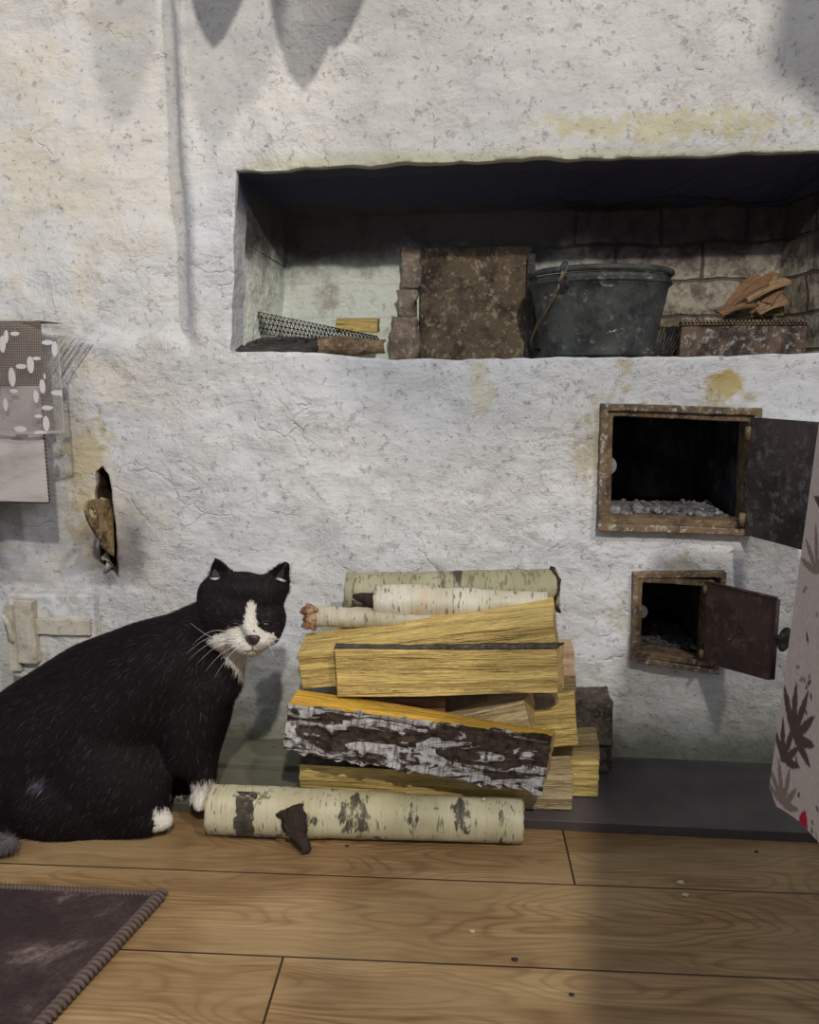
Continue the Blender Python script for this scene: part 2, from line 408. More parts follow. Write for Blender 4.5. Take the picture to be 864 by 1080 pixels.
W_WALL = mat_wall(); W_NICHE = mat_niche(); SOOT = mat_soot(); FLOORM = mat_floor(); HEARTH = mat_hearth()
RUST = mat_rust(); RUSTW = mat_rust('rusty_iron_whitewash', (.07, .05, .035), (.19, .13, .075), (.52, .49, .42), sc=30)
IRON = mat_rust('sooty_iron_door', (.020, .015, .016), (.050, .040, .040), (.12, .11, .11), .55, sc=14)
IRON2 = mat_rust('brown_painted_iron', (.038, .022, .019), (.065, .038, .033), (.12, .085, .08), .42, sc=12)
BLACKI = mat_rust('black_cast_iron', (.012, .011, .011), (.04, .035, .033), (.13, .12, .11), .5)
PLATE = mat_rust('rusty_plate', (.035, .024, .020), (.12, .085, .055), (.30, .26, .18), .85, sc=22)
WOODY = mat_wood('yellow_split_birch', (.76, .56, .20), (.34, .22, .06))
WOODO = mat_wood('deep_yellow_split_birch', (.72, .43, .06), (.50, .27, .04))
WOODP = mat_wood('pale_split_birch', (.60, .47, .27), (.38, .26, .12))
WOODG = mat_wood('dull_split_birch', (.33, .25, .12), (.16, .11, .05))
ENDG = mat_endgrain(); ENDD = mat_endgrain((.26, .18, .09))
BIRCH = mat_birch('birch_bark', (.50, .455, .31), (.31, .27, .13), .565, .60)
BIRCHG = mat_birch('green_grey_birch_bark', (.36, .34, .23), (.21, .20, .11), .57, .62, .56)
BIRCHW = mat_birch('white_birch_bark', (.58, .56, .47), (.40, .36, .26), .64, .72, .60)
BROWNB = mat_birch('brown_bark', (.20, .14, .09), (.13, .09, .06), .60, .68)
DARKB = mat_rust('black_bark', (.022, .018, .015), (.075, .06, .045), (.16, .15, .12), .95, sc=40)
BARKR = mat_roughbark()
PITH = mat_simple('dark_rotten_knot', (.05, .035, .028), .95, .1, sc=80, bump=.006)
INNERB = mat_wood('orange_inner_bark', (.50, .26, .13), (.28, .12, .06))
ASH = mat_simple('ash', (.50, .49, .50), .95, .1, sc=90, bump=.003)
ASHM = mat_rust('ash_mottled', (.05, .045, .05), (.22, .21, .22), (.62, .61, .62), .95, sc=30)
ASHD = mat_rust('dark_ash', (.03, .027, .03), (.09, .085, .09), (.20, .19, .20), .95, sc=40)
CLAYM = mat_rust('sooty_clay_brick', (.13, .10, .08), (.24, .18, .14), (.42, .38, .32), .9, sc=35)

# ================================================================== SETTING
# ---- floor
fl = mesh_obj('floor', [(-2.2, -1.8, 0), (2.2, -1.8, 0), (2.2, 1.30, 0), (-2.2, 1.30, 0)], [(0, 1, 2, 3)], FLOORM)
fl['kind'] = 'structure'

# ---- outlines of the openings (on the wall plane)
def densify(pts, step=.012, jit=.0016, seed=0):
    out = []; n = len(pts)
    for i in range(n):
        a = Vector(pts[i]); b = Vector(pts[(i+1) % n]); k = max(1, int((b-a).length/step))
        for j in range(k):
            p = a.lerp(b, j/k)
            q = noise.noise_vector(Vector((p.x*38+seed, p.y*38, seed)))*jit*1.6 + noise.noise_vector(Vector((p.x*9+seed, p.y*9, seed)))*jit*1.6
            out.append((p.x+q.x, p.y+q.y))
    return out
def wp(px, py):
    p = P(px, py); return (p.x, p.z)
niche = densify([wp(243, 369), wp(340, 374), wp(432, 380), wp(560, 378), wp(700, 376), (.502, .622), (.502, .893), wp(864, 158), wp(560, 169), wp(249, 181)], .012, .0022, 1)
fire1 = densify([wp(637, 553), wp(790, 559), wp(795, 434), wp(640, 430)], .01, .002, 3)
fire2 = densify([wp(668, 692), wp(750, 703), wp(756, 608), wp(672, 605)], .01, .002, 4)
crack = densify([wp(104, 592), wp(117, 604), wp(123, 612), wp(122, 560), wp(120, 520), wp(117, 498), wp(110, 490), wp(103, 496), wp(101, 540), wp(106, 570)], .006, .0022, 6)

# ---- stove / wall front, plaster relief
def relief(x, z):
    d = .010*fbm(x*2.1, z*2.1, 3.3, 3) + .0045*fbm(x*8, z*8, 1.3, 5)
    d += .0020*abs(fbm(x*24+5, z*24, 7.1, 5))
    # the upper left panel is set back; a rounded step runs up beside the niche and dies out below
    e = wp(196, 180)[0] + .004*noise.noise(Vector((z*7, 0, 2)))
    t = (e-x)/.030
    if t > 0:
        k = min(t, 1); k = k*k*(3-2*k)
        fall = math.exp(-max(0, (e-x)-.02)/.10)
        zb = .640 + .02*noise.noise(Vector((x*20, 5, 0)))
        up = min(1, max(0, (z-zb)/.02)); up = up*up*(3-2*up)
        d -= .050*k*up*(.25+.75*fall)
    if z > .62:
        d += .008*math.exp(-((x-e-.010)/.010)**2)*min(1, (z-.62)/.03)
    # bump of plaster over the pipe at the far left, under the lace
    bx, bz = x+.60, z-.55
    d += .012*math.exp(-(bx*bx/.0022+bz*bz/.015))
    # splay near the floor
    if z < .06: d += (.06-z)*.18
    return d
xs = sorted(set([round(v, 4) for v in np.concatenate([np.linspace(-2.2, -.86, 10), np.linspace(-.85, .62, 245), np.linspace(.63, 2.2, 10)])]))
zs = [round(v, 4) for v in np.concatenate([np.linspace(-.01, 1.22, 206), np.linspace(1.25, 2.5, 10)])]
nx, nz = len(xs), len(zs)
V = []; Fc = []
for z in zs:
    for x in xs: V.append((x, YW-relief(x, z), z))
for j in range(nz-1):
    for i in range(nx-1): a = j*nx+i; Fc.append((a, a+1, a+nx+1, a+nx))
b0 = len(V)
YB = YW+.066
ring = [j*nx for j in range(nz)][::-1] and None
border = [i for i in range(nx)] + [j*nx+nx-1 for j in range(1, nz)] + [(nz-1)*nx+i for i in range(nx-2, -1, -1)] + [j*nx for j in range(nz-2, 0, -1)]
nb_ = len(V)
V += [(p[0], YB, p[2]) for p in V]
Fc += [tuple(nb_+a for a in q[::-1]) for q in Fc]
n = len(border)
for i in range(n):
    Fc.append((border[(i+1) % n], border[i], nb_+border[i], nb_+border[(i+1) % n]))
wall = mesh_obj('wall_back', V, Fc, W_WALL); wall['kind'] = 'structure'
def prism(outline, y0, y1):
    n = len(outline)
    v = [(p[0], y0, p[1]) for p in outline]+[(p[0], y1, p[1]) for p in outline]
    f = [tuple(range(n))[::-1], tuple(range(n, 2*n))]
    f += [(i, (i+1) % n, n+(i+1) % n, n+i) for i in range(n)]
    return v, f
for ol in (niche, fire1, fire2, crack):
    v, f = prism(ol, YW-.06, YB+.02)
    cut = mesh_obj('cutter', v, f, W_WALL)
    bm = bmesh.new(); bm.from_mesh(cut.data); bmesh.ops.recalc_face_normals(bm, faces=bm.faces[:]); bm.to_mesh(cut.data); bm.free()
    md = wall.modifiers.new('b', 'BOOLEAN'); md.operation = 'DIFFERENCE'; md.object = cut; md.solver = 'EXACT'
    baked(wall); bpy.data.objects.remove(cut)
wall.data.polygons.foreach_set('use_smooth', [abs(p.normal.y) > .35 for p in wall.data.polygons])
def cavity(name, ol, y1, mat, close=True, y0=YB-.003, shrink=None, bmap=None):
    n = len(ol); v = [(p[0], y0, p[1]) for p in ol]
    cx = sum(p[0] for p in ol)/n; cz = sum(p[1] for p in ol)/n
    s = shrink or 1.
    v += [((*(bmap(*p)), y1) if False else (bmap(*p)[0], y1, bmap(*p)[1])) if bmap else (cx+(p[0]-cx)*s, y1, cz+(p[1]-cz)*s) for p in ol]
    f = [(i, (i+1) % n, n+(i+1) % n, n+i) for i in range(n)]
    if close: f.append(tuple(range(n, 2*n)))
    o = mesh_obj(name, v, f, mat); o['kind'] = 'structure'; return o
NB = 1.40
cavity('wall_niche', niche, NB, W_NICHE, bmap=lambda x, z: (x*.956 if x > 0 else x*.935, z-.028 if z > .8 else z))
cavity('wall_firebox', fire1, 1.50, SOOT)
cavity('wall_ash_pit', fire2, 1.46, SOOT)
cavity('wall_crack', crack, YB+.02, SOOT)

# ---- hearth sheet in front of the stove (two boards, the left one ends in a step)
bm = bmesh.new(); add_box(bm, (-.95, .990, 0), (1.3, 1.1795, .014), bevel=.0012); add_box(bm, (-.95, 1.092, .0135), (-.19, 1.1795, .022), bevel=.001)
h = bm_obj('hearth_sheet', bm, HEARTH); tag(h, 'dark stained sheet covering the floor at the foot of the white stove', 'hearth sheet')

# ================================================================== FIRE DOORS
def iron_frame(name, ol_px, w, y0, y1, parent, mat):
    """a flat cast frame round an opening; ol_px: TL,TR,BR,BL"""
    o = [P(*p, YW) for p in ol_px]; c = sum(o, Vector())/4
    inner = []
    for k, p in enumerate(o):
        sx = 1 if p.x < c.x else -1; sz = 1 if p.z < c.z else -1
        inner.append(Vector((p.x+sx*w, 0, p.z+sz*w)))
    v = []
    for y in (y0, y1):
        v += [(p.x, y, p.z) for p in o]+[(p.x, y, p.z) for p in inner]
    f = []
    for k in range(4):
        k2 = (k+1) % 4
        f += [(k, k2, 4+k2, 4+k), (8+k, 12+k, 12+k2, 8+k2), (k, 8+k, 8+k2, k2), (4+k, 4+k2, 12+k2, 12+k)]
    bm = bmesh.new(); vs = [bm.verts.new(p) for p in v]
    for q in f: bm.faces.new([vs[i] for i in q])
    bmesh.ops.recalc_face_normals(bm, faces=bm.faces[:])
    bmesh.ops.bevel(bm, geom=bm.edges[:], offset=.0012, segments=1, affect='EDGES')
    bmesh.ops.subdivide_edges(bm, edges=[e for e in bm.edges if e.calc_length() > .03], cuts=14, use_grid_fill=True)
    for q in bm.verts: q.co += noise.noise_vector(q.co*60)*.0008+noise.noise_vector(q.co*14)*.0010
    return bm_obj(name, bm, mat, parent)
def door_leaf(parent, tl, bl, tr, br, th, mat, name='door'):
    """flat iron leaf between four 3-D corners"""
    n = (tr-tl).cross(bl-tl).normalized()
    N, Mz = 14, 14; v = []; f = []
    for s in (0, 1):
        for j in range(Mz+1):
            for i in range(N+1):
                u, w = i/N, j/Mz
                # rounded corners
                p = (tl.lerp(tr, u)).lerp(bl.lerp(br, u), w)
                rc = .07
                cu, cw = min(u, 1-u), min(w, 1-w)
                if cu < rc and cw < rc:
                    p += ((tl+br)*.5-p)*.02
                p += n*(s*th+.0012*noise.noise(p*16))
                v.append(p)
    K = (N+1)*(Mz+1)
    for j in range(Mz):
        for i in range(N):
            a = j*(N+1)+i
            f.append((a, a+1, a+N+2, a+N+1)); f.append((K+a, K+a+N+1, K+a+N+2, K+a+1))
    for i in range(N):
        f.append((i, K+i, K+i+1, i+1)); a = Mz*(N+1)+i; f.append((a, a+1, K+a+1, K+a))
    for j in range(Mz):
        a = j*(N+1); f.append((a, a+N+1, K+a+N+1, K+a)); a += N; f.append((a, K+a, K+a+N+1, a+N+1))
    o = mesh_obj(name, v, f, mat, parent)
    bm = bmesh.new(); bm.from_mesh(o.data); bmesh.ops.recalc_face_normals(bm, faces=bm.faces[:]); bm.to_mesh(o.data); bm.free()
    return o, n
def onleaf(o, leaf):
    o.parent = leaf; return o
# upper
e = empty('firebox_door', (0, YW, 0)); e.location = (P(714, 560).x, YW, P(714, 560).z)
tag(e, 'larger upper iron firebox door, swung open on its rusty frame in the white stove', 'stove door', 'iron doors of the stove')
def relparent(o, e):
    o.parent = e; o.matrix_parent_inverse = Matrix.Translation(-Vector(e.location)); return o
relparent(iron_frame('outer_frame', [(632, 425), (800, 430), (792, 563), (629, 557)], .010, YW-.019, YW+.01, None, RUSTW), e)
relparent(iron_frame('inner_frame', [(638, 431), (795, 437), (789, 556), (635, 551)], .010, YW-.013, YW+.03, None, RUST), e)
hg = P(791, 440, YW-.022); hb = P(786, 564, YW-.022)
fx, fy = .072, -.150
tr = Vector((hg.x+fx, hg.y+fy, hg.z)); br_ = Vector((hb.x+fx-.004, hb.y+fy, hb.z))
lf, nn = door_leaf(None, hg, hb, tr, br_, .004, IRON); relparent(lf, e); lf['label'] = 'sooty dark grey inner face'
bm = bmesh.new()
for z in (hg.z-.022, hb.z+.022): add_tube(bm, [(hg.x, hg.y+.002, z-.009), (hg.x, hg.y+.002, z+.009)], .0045, 10)
onleaf(bm_obj('hinge', bm, RUST), lf)
bm = bmesh.new()
r = bmesh.ops.create_cone(bm, cap_ends=True, segments=24, radius1=.014, radius2=.014, depth=.004)
for q in bm.verts: q.co = Vector((q.co.x, q.co.z, q.co.y))
pk = P(640, 491, YW-.004); bmesh.ops.translate(bm, verts=bm.verts[:], vec=pk)
relparent(bm_obj('latch_keeper', bm, mat_simple('grey_latch_plate', (.22, .21, .22), .5, .4, .3)), e)
bm = bmesh.new(); mc = (tr+br_)/2
add_tube(bm, [mc+Vector((-.012, .026, .012)), mc+Vector((-.010, .012, .016)), mc+Vector((-.012, .004, .004)), mc+Vector((-.016, .012, -.012))], .0028, 8)
onleaf(bm_obj('latch', bm, BLACKI), lf)
# lower
e2 = empty('ash_door', (P(708, 700).x, YW, P(708, 700).z))
tag(e2, 'smaller lower iron ash door, dark brown, standing ajar with a round latch', 'stove door', 'iron doors of the stove')
relparent(iron_frame('outer_frame', [(666, 602), (764, 601), (756, 709), (664, 695)], .008, YW-.014, YW+.012, None, RUSTW), e2)
relparent(iron_frame('inner_frame', [(670, 606), (752, 610), (746, 701), (668, 690)], .009, YW-.012, YW+.03, None, RUST), e2)
hg = P(745, 613, YW-.020); hb = P(743, 699, YW-.020)
tr = Vector((hg.x+.071, hg.y-.082, hg.z+.001)); br_ = Vector((hb.x+.068, hb.y-.080, hb.z+.006))
lf, nn = door_leaf(None, hg, hb, tr, br_, .004, IRON2); relparent(lf, e2); lf['label'] = 'brown painted inner face with scratches'
ax = (tr-hg).normalized()
bm = bmesh.new(); add_tube(bm, [tr+Vector((.001, 0, -.003)), br_+Vector((.001, 0, .003))], .0032, 8)
add_tube(bm, [tr+Vector((0, 0, -.001)), hg+Vector((0, 0, -.001))], .0022, 8)
onleaf(bm_obj('rim', bm, IRON2), lf)
bm = bmesh.new(); mc = (tr+br_)/2+ax*.004+Vector((0, 0, .004))
bmesh.ops.create_icosphere(bm, subdivisions=3, radius=1)
for q in bm.verts:
    q.co = mc + ax*(.010+.010*q.co.x) + Vector((0, 0, 1))*(.017*q.co.z+.006*q.co.x) + ax.cross(Vector((0, 0, 1)))*.0035*q.co.y
add_tube(bm, [mc-ax*.004, mc+ax*.012], .004, 8)
onleaf(bm_obj('latch', bm, BLACKI, smooth=True), lf)
bm = bmesh.new(); mc = hg.lerp(tr, .52).lerp(hb.lerp(br_, .52), .50)+Vector((-.004, -.004, 0))
add_tube(bm, [mc+Vector((.010, .008, .004)), mc, mc+Vector((-.012, -.010, -.003)), mc+Vector((-.016, -.014, -.010))], .0024, 8)
onleaf(bm_obj('hook', bm, BLACKI), lf)
bm = bmesh.new()
for z in (hg.z-.012, hb.z+.012): add_tube(bm, [(hg.x, hg.y+.002, z-.007), (hg.x, hg.y+.002, z+.007)], .0035, 10)
onleaf(bm_obj('hinge', bm, RUST), lf)
bm = bmesh.new(); bmesh.ops.create_cone(bm, cap_ends=True, segments=20, radius1=.010, radius2=.010, depth=.004)
for q in bm.verts: q.co = Vector((q.co.x, q.co.z, q.co.y))
bmesh.ops.translate(bm, verts=bm.verts[:], vec=P(676, 645, YW-.004))
relparent(bm_obj('latch_keeper', bm, mat_simple('grey_latch_plate2', (.16, .15, .16), .5, .4, .3)), e2)
# ash
def ash(name, x0, x1, y0, y1, z, h, label, n=260, big=(), mat=None):
    bm = bmesh.new()
    def lump(c, r):
        q = bmesh.ops.create_icosphere(bm, subdivisions=2, radius=1)
        for v in q['verts']:
            d = 1+.45*noise.noise(v.co*1.7+Vector(c)*90)
            v.co = Vector(c)+Vector((v.co.x*r*d, v.co.y*r*d, v.co.z*r*.75*d))
    N = 20; g = [[bm.verts.new((x0+(x1-x0)*i/N, y0+(y1-y0)*j/N, z+h*(.35+.5*noise.noise(Vector((i*.5, j*.5, 1)))))) for i in range(N+1)] for j in range(N+1)]
    for j in range(N):
        for i in range(N): bm.faces.new((g[j][i], g[j][i+1], g[j+1][i+1], g[j+1][i]))
    for k in range(n):
        r = random.uniform(.0015, .0045); lump((random.uniform(x0, x1), random.uniform(y0, y1), z+h*.5+r*.2), r)
    for c, r in big: lump(c, r)
    o = bm_obj(name, bm, mat or ASHM); tag(o, label, 'ash', kind='stuff'); return o
a0 = P(641, 548, YW).x; a1 = P(784, 556, YW).x; az = P(660, 552, YW).z
ash('ash_heap', a0, a1, YW+.03, 1.38, az+.001, .005, 'pale grey ash on the floor of the upper firebox', 110,
    [((a0+.016, YW+.035, az+.013), .010), ((a0+.050, YW+.040, az+.015), .012), ((a0+.032, YW+.032, az+.010), .008), ((a0+.080, YW+.045, az+.013), .010), ((a0+.1, YW+.04, az+.009), .008), ((a0+.14, YW+.04, az+.009), .007), ((a0+.17, YW+.045, az+.009), .006)])
b0_, b1_ = P(673, 690, YW).x, P(742, 698, YW).x; bz = P(672, 690, YW).z
ash('ash_bed', b0_, b1_, YW+.03, 1.34, bz-.002, .006, 'dark ash lying inside the small lower stove opening', 90, mat=ASHD)

# ================================================================== FIREWOOD
def frame_from(A, B):
    X = (B-A).normalized(); Z = Vector((0, 0, 1)); Yv = Z.cross(X).normalized(); Z = X.cross(Yv)
    m = Matrix((X, Yv, Z)).transposed().to_4x4(); m.translation = A
    return m
def loft_log(name, A, B, secL, secR, sides, mats, label, group='split firewood in the stack', cat='firewood', bark=None, barkname='bark',
             n_along=34, n_side=9, rough=.0021, endshift=(0, 0), rnd=False, seed=0, endmat=None, barkdisp=.0015, bend=0., knots=()):
    """secL/secR: matching lists of (y back, z up) in the log's own frame. sides[k] = 1 where the side k..k+1 wears bark."""
    Mx = frame_from(A, B); L = (B-A).length
    def dens(sec):
        out = []; flg = []
        K = len(sec)
        for k in range(K):
            a, b = sec[k], sec[(k+1) % K]
            m_ = 1 if rnd else n_side
            for j in range(m_):
                t = j/m_; out.append((a[0]+(b[0]-a[0])*t, a[1]+(b[1]-a[1])*t)); flg.append(sides[k])
        return out, flg
    sl, flg = dens(secL); sr, _ = dens(secR); K = len(sl)
    rings = []
    for i in range(n_along+1):
        t = i/n_along; ring_ = []
        cy = sum(a[0]*(1-t)+b[0]*t for a, b in zip(sl, sr))/K; cz = sum(a[1]*(1-t)+b[1]*t for a, b in zip(sl, sr))/K
        for k in range(K):
            y = sl[k][0]*(1-t)+sr[k][0]*t; z = sl[k][1]*(1-t)+sr[k][1]*t
            x = t*L
            ymax = max(p[0] for p in sl) or 1
            x += (endshift[0]*(1-t)+endshift[1]*t)*(y/ymax)
            d = Vector((0, y-cy, z-cz)); dn = d.normalized() if d.length > 1e-6 else d
            g = rough*(1.2*noise.noise(Vector((x*5+seed, y*70, z*70)))+.9*noise.noise(Vector((x*2.2+seed*3, y*18, z*18))))
            edge = .0015*noise.noise(Vector((y*120, z*120, seed+t*3))) if i in (0, n_along) else 0
            kn = 0
            for (kx, ky, kz, kr, kh) in knots:
                kn += kh*math.exp(-((x-kx*L)**2+(y-ky)**2+(z-kz)**2)/(kr*kr))
            p = Vector((x+edge, y, z))+dn*(g*1.5+kn)
            p.z += bend*math.sin(t*PI)
            ring_.append(p)
        rings.append(ring_)
    v = [p for r_ in rings for p in r_]; f = []; mi = []
    for i in range(n_along):
        for k in range(K):
            k2 = (k+1) % K; f.append((i*K+k, i*K+k2, (i+1)*K+k2, (i+1)*K+k)); mi.append(0)
    cL = len(v); v.append(sum(rings[0], Vector())/K); cR = len(v); v.append(sum(rings[-1], Vector())/K)
    for k in range(K):
        f.append((k, cL, (k+1) % K)); mi.append(1); f.append((n_along*K+k, n_along*K+(k+1) % K, cR)); mi.append(1)
    o = mesh_obj(name, v, f, [mats, endmat or ENDG], None, mi)
    bm = bmesh.new(); bm.from_mesh(o.data); bmesh.ops.recalc_face_normals(bm, faces=bm.faces[:])
    bmesh.ops.bevel(bm, geom=[e for e in bm.edges if len(e.link_faces) == 2 and e.calc_face_angle(0) > .6], offset=.0008, segments=1, affect='EDGES')
    bm.to_mesh(o.data); bm.free()
    o.matrix_world = Mx; tag(o, label, cat, group)
    if bark and any(flg):
        bv = []; bf = []; ids = {}
        cols = [k for k in range(K) if flg[k]]
        use = sorted(set(cols+[(k+1) % K for k in cols]))
        sub = 3
        NA = n_along*sub
        for i in range(NA+1):
            t = i/NA*n_along; i0 = min(int(t), n_along-1); fr = t-i0
            for k in use:
                p = rings[i0][k].lerp(rings[i0+1][k], fr)
                c = (sum(rings[i0], Vector())/K).lerp(sum(rings[i0+1], Vector())/K, fr)
                d = p-c; d.x = 0; d.normalize()
                s = barkdisp*(1.4*noise.noise(Vector((p.x*28+seed, p.y*60, p.z*60)))+.9*noise.noise(Vector((p.x*90, p.y*120, p.z*120+seed))))
                q = p+d*(.0016+max(-.0008, s))
                if i in (0, NA): q.x += .002*noise.noise(Vector((p.y*150, p.z*150, seed)))
                ids[(i, k)] = len(bv); bv.append(q)
        for i in range(NA):
            for k in cols:
                k2 = (k+1) % K; bf.append((ids[(i, k)], ids[(i, k2)], ids[(i+1, k2)], ids[(i+1, k)]))
        # inner skin closes the shell
        nb = len(bv)
        for i in range(NA+1):
            t = i/NA*n_along; i0 = min(int(t), n_along-1); fr = t-i0
            for k in use:
                p = rings[i0][k].lerp(rings[i0+1][k], fr)
                c = (sum(rings[i0], Vector())/K).lerp(sum(rings[i0+1], Vector())/K, fr)
                d = p-c; d.x = 0; d.normalize(); bv.append(p-d*.0006)
        bf += [tuple(nb+a for a in q[::-1]) for q in bf]
        cnt = {}
        for q in bf[:NA*len(cols)]:
            for a, b in zip(q, q[1:]+q[:1]): cnt[(min(a, b), max(a, b))] = cnt.get((min(a, b), max(a, b)), 0)+1
        bf += [(a, b, nb+b, nb+a) for (a, b), c in cnt.items() if c == 1]
        bo = mesh_obj(barkname, bv, bf, bark, o, smooth=rnd)
        bm = bmesh.new(); bm.from_mesh(bo.data); bmesh.ops.recalc_face_normals(bm, faces=bm.faces[:]); bm.to_mesh(bo.data); bm.free()
    return o
def round_log(name, cL, cR, YL, YR, rL, rR, label, bark, group, seg=28, zl=None, **k):
    A = P(*cL, YL); B = P(*cR, YR)
    if zl: A.z, B.z = zl
    secL = [(rL*math.cos(t*2*PI/seg)*-1, rL*math.sin(t*2*PI/seg)) for t in range(seg)]
    secR = [(rR*math.cos(t*2*PI/seg)*-1, rR*math.sin(t*2*PI/seg)) for t in range(seg)]
    return loft_log(name, A, B, secL, secR, [1]*seg, k.pop('wood', WOODG), label, group, bark=bark, rnd=True, **k)
def split(name, TL, BL, TR, BR, YL, YR, back, mat, label, topb=(0, 0), ridge=None, sides=(0, 0, 0, 0), botb=(.004, .004), **k):
    """front face from four photo corners; back = thickness; topb = how much the rear top edge rises (m)"""
    tl, bl, tr_, br2 = P(*TL, YL), P(*BL, YL), P(*TR, YR), P(*BR, YR)
    fz = .0150
    if bl.z < fz: bl.z = fz
    if br2.z < fz: br2.z = fz
    A = bl.copy(); B = br2.copy()
    hL = tl.z-bl.z; hR = tr_.z-br2.z
    if ridge:
        secL = [(0, 0), (0, hL*ridge[0]), (back*.85, hL-.017), (back, hL-.036), (back, botb[0])]
        secR = [(0, 0), (0, hR*ridge[1]), (back*.85, hR-.017), (back, hR-.036), (back, botb[1])]
        if len(sides) < 5: sides = tuple(sides)+(0,)
    else:
        secL = [(0, 0), (0, hL), (back, hL+topb[0]), (back, botb[0])]
        secR = [(0, 0), (0, hR), (back, hR+topb[1]), (back, botb[1])]
    o = loft_log(name, A, B, secL, secR, sides, mat, label, **k)
    return o
GB = 'birch logs in the stack'
# front round log on the floor
A_ = round_log('birch_log', (223, 862), (551, 858), .950, .962, .0300, .0255, 'round pale birch log lying on the floor in front of the stack', BIRCH, GB, n_along=30, rough=.0010, zl=(.0315, .0275), seed=2,
          knots=((.30, -.026, 0, .03, .003),), barkdisp=.0008)
# its dark branch stub and flaking patches
bm = bmesh.new()
add_tube(bm, [(.112, -.018, .012), (.118, -.030, .002), (.126, -.040, -.012), (.138, -.052, -.023)], [.020, .0165, .010, .003], 12)
bmesh.ops.subdivide_edges(bm, edges=bm.edges[:], cuts=3, use_grid_fill=True)
for v in bm.verts: v.co += noise.noise_vector(v.co*110)*.0045+noise.noise_vector(v.co*300)*.002
bm_obj('branch_stub', bm, PITH, A_)['label'] = 'dark broken branch stub'
bm = bmesh.new()
for (x, a0_, a1_, w) in ((.052, -.9, 1.3, .011), (.040, -1.2, -.8, .012), (.075, -1.15, -.75, .014)):
    N = 16; rr = [bm.verts.new((x+s*w*(1+.5*noise.noise(Vector((j, s, x*90)))), -.0325*math.cos(a0_+(a1_-a0_)*j/N), .0325*math.sin(a0_+(a1_-a0_)*j/N))) for j in range(N+1) for s in (-1, 1)]
    for j in range(N): bm.faces.new((rr[2*j], rr[2*j+1], rr[2*j+3], rr[2*j+2]))
bo = bm_obj('black_bark_band', bm, DARKB, A_)
md = bo.modifiers.new('s', 'SOLIDIFY'); md.thickness = .002; baked(bo)
for k in range(14):
    bm = bmesh.new()
    x = random.uniform(.03, .12) if k < 10 else random.uniform(.15, .40); a = random.uniform(.9, 1.5)
    c = Vector((x, -.030*math.cos(a), .030*math.sin(a))); d = Vector((random.uniform(-.3, .3), -math.cos(a), math.sin(a))); s_ = random.uniform(.004, .010 if k < 10 else .005)
    w = Vector((s_*.7, 0, 0)); q = [c-w, c+w, c+d*s_+w*.3, c+d*s_-w*.5]
    bm.faces.new([bm.verts.new(p) for p in q])
    bo = bm_obj('peeling_bark', bm, BIRCHW, A_); md = bo.modifiers.new('s', 'SOLIDIFY'); md.thickness = .0006; baked(bo)

split('split_log', (317, 806), (317, 861), (553, 818), (553, 866), 1.003, 1.003, .058, WOODY, 'bright yellow split log resting on the hearth sheet just behind the front round log', topb=(.002, .002), sides=(0, 1, 0, 0), bark=DARKB, endshift=(.0, .012), seed=5, barkdisp=.001)
split('split_log', (299, 742), (299, 789), (564, 776), (572, 834), .958, .962, .036, WOODO, 'split log with thick black and white furrowed bark facing the room and a yellow top', topb=(.010, -.004), sides=(1, 0, 0, 0), bark=BARKR, endshift=(.004, .010), seed=7, barkdisp=.0065, n_side=18, n_along=50, rough=.0022)
split('split_log', (356, 686), (356, 735), (588, 685), (588, 733), .983, .983, .012, WOODY, 'smooth yellow rectangular split log in the middle of the stack face', topb=(.003, .003), sides=(0, 1, 0, 0), bark=DARKB, endshift=(0, .010), seed=11, barkdisp=.0006)
split('split_log', (317, 670), (319, 727), (578, 631), (589, 704), .997, .997, .075, WOODY, 'large pale yellow split log sloping up to the right above the others', ridge=(.62, .70), seed=13, endshift=(.0, .008), rough=.0026, n_side=7)
round_log('birch_log', (367, 627), (588, 621), 1.118, 1.118, .0290, .0285, 'grey green round birch log lying topmost at the back of the stack', BIRCHG, GB, seed=17, rough=.0012, endmat=ENDD)
o = bpy.data.objects['birch_log.001']
bm = bmesh.new(); Lx = .285
Lx = max(v.co.x for v in o.data.vertices)
pts = [(Lx-.004+.004*math.sin(a*3), -.0300*math.cos(a), .0300*math.sin(a)) for a in np.linspace(-1.6, 2.6, 30)]
add_tube(bm, pts, [.002+.003*abs(noise.noise(Vector((i*.35, 0, 0)))) for i in range(30)], 7)
for v in bm.verts: v.co += noise.noise_vector(v.co*120)*.0035
bm_obj('torn_bark', bm, PITH, o)
round_log('birch_log', (396, 635), (577, 637), 1.072, 1.068, .0150, .0125, 'slim white birch log with a dark broken left end under the top log', BIRCHW, GB, seed=19, rough=.0012, knots=((.16, 0, 0, .05, .007), (.5, 0, 0, .08, .004)))
o = bpy.data.objects['birch_log.002']
bm = bmesh.new(); add_tube(bm, [(-.030, -.005, .010), (-.020, -.005, .008), (-.008, -.004, .004), (.006, -.002, .002), (.024, -.001, .001)], [.003, .0055, .0095, .0145, .0150], 14)
for v in bm.verts: v.co += noise.noise_vector(v.co*130)*.004
bm_obj('broken_end', bm, PITH, o)['label'] = 'dark ragged broken end'
o = round_log('birch_log', (328, 651), (455, 655), 1.058, 1.062, .0125, .0115, 'short white birch piece with a ragged orange left end near the stack top', BIRCHW, GB, seed=23, rough=.001, wood=INNERB)
bm = bmesh.new()
for k, (dx, dz, sc_) in enumerate(((-.010, .012, .014), (-.006, .001, .010), (-.008, -.009, .012))):
    add_tube(bm, [(dx, -.008+.002*k, dz-.004), (dx+sc_*.6, -.011, dz+.002), (dx+sc_*1.4, -.008, dz)], [.0045, .0085, .006], 8)
bmesh.ops.subdivide_edges(bm, edges=bm.edges[:], cuts=2, use_grid_fill=True)
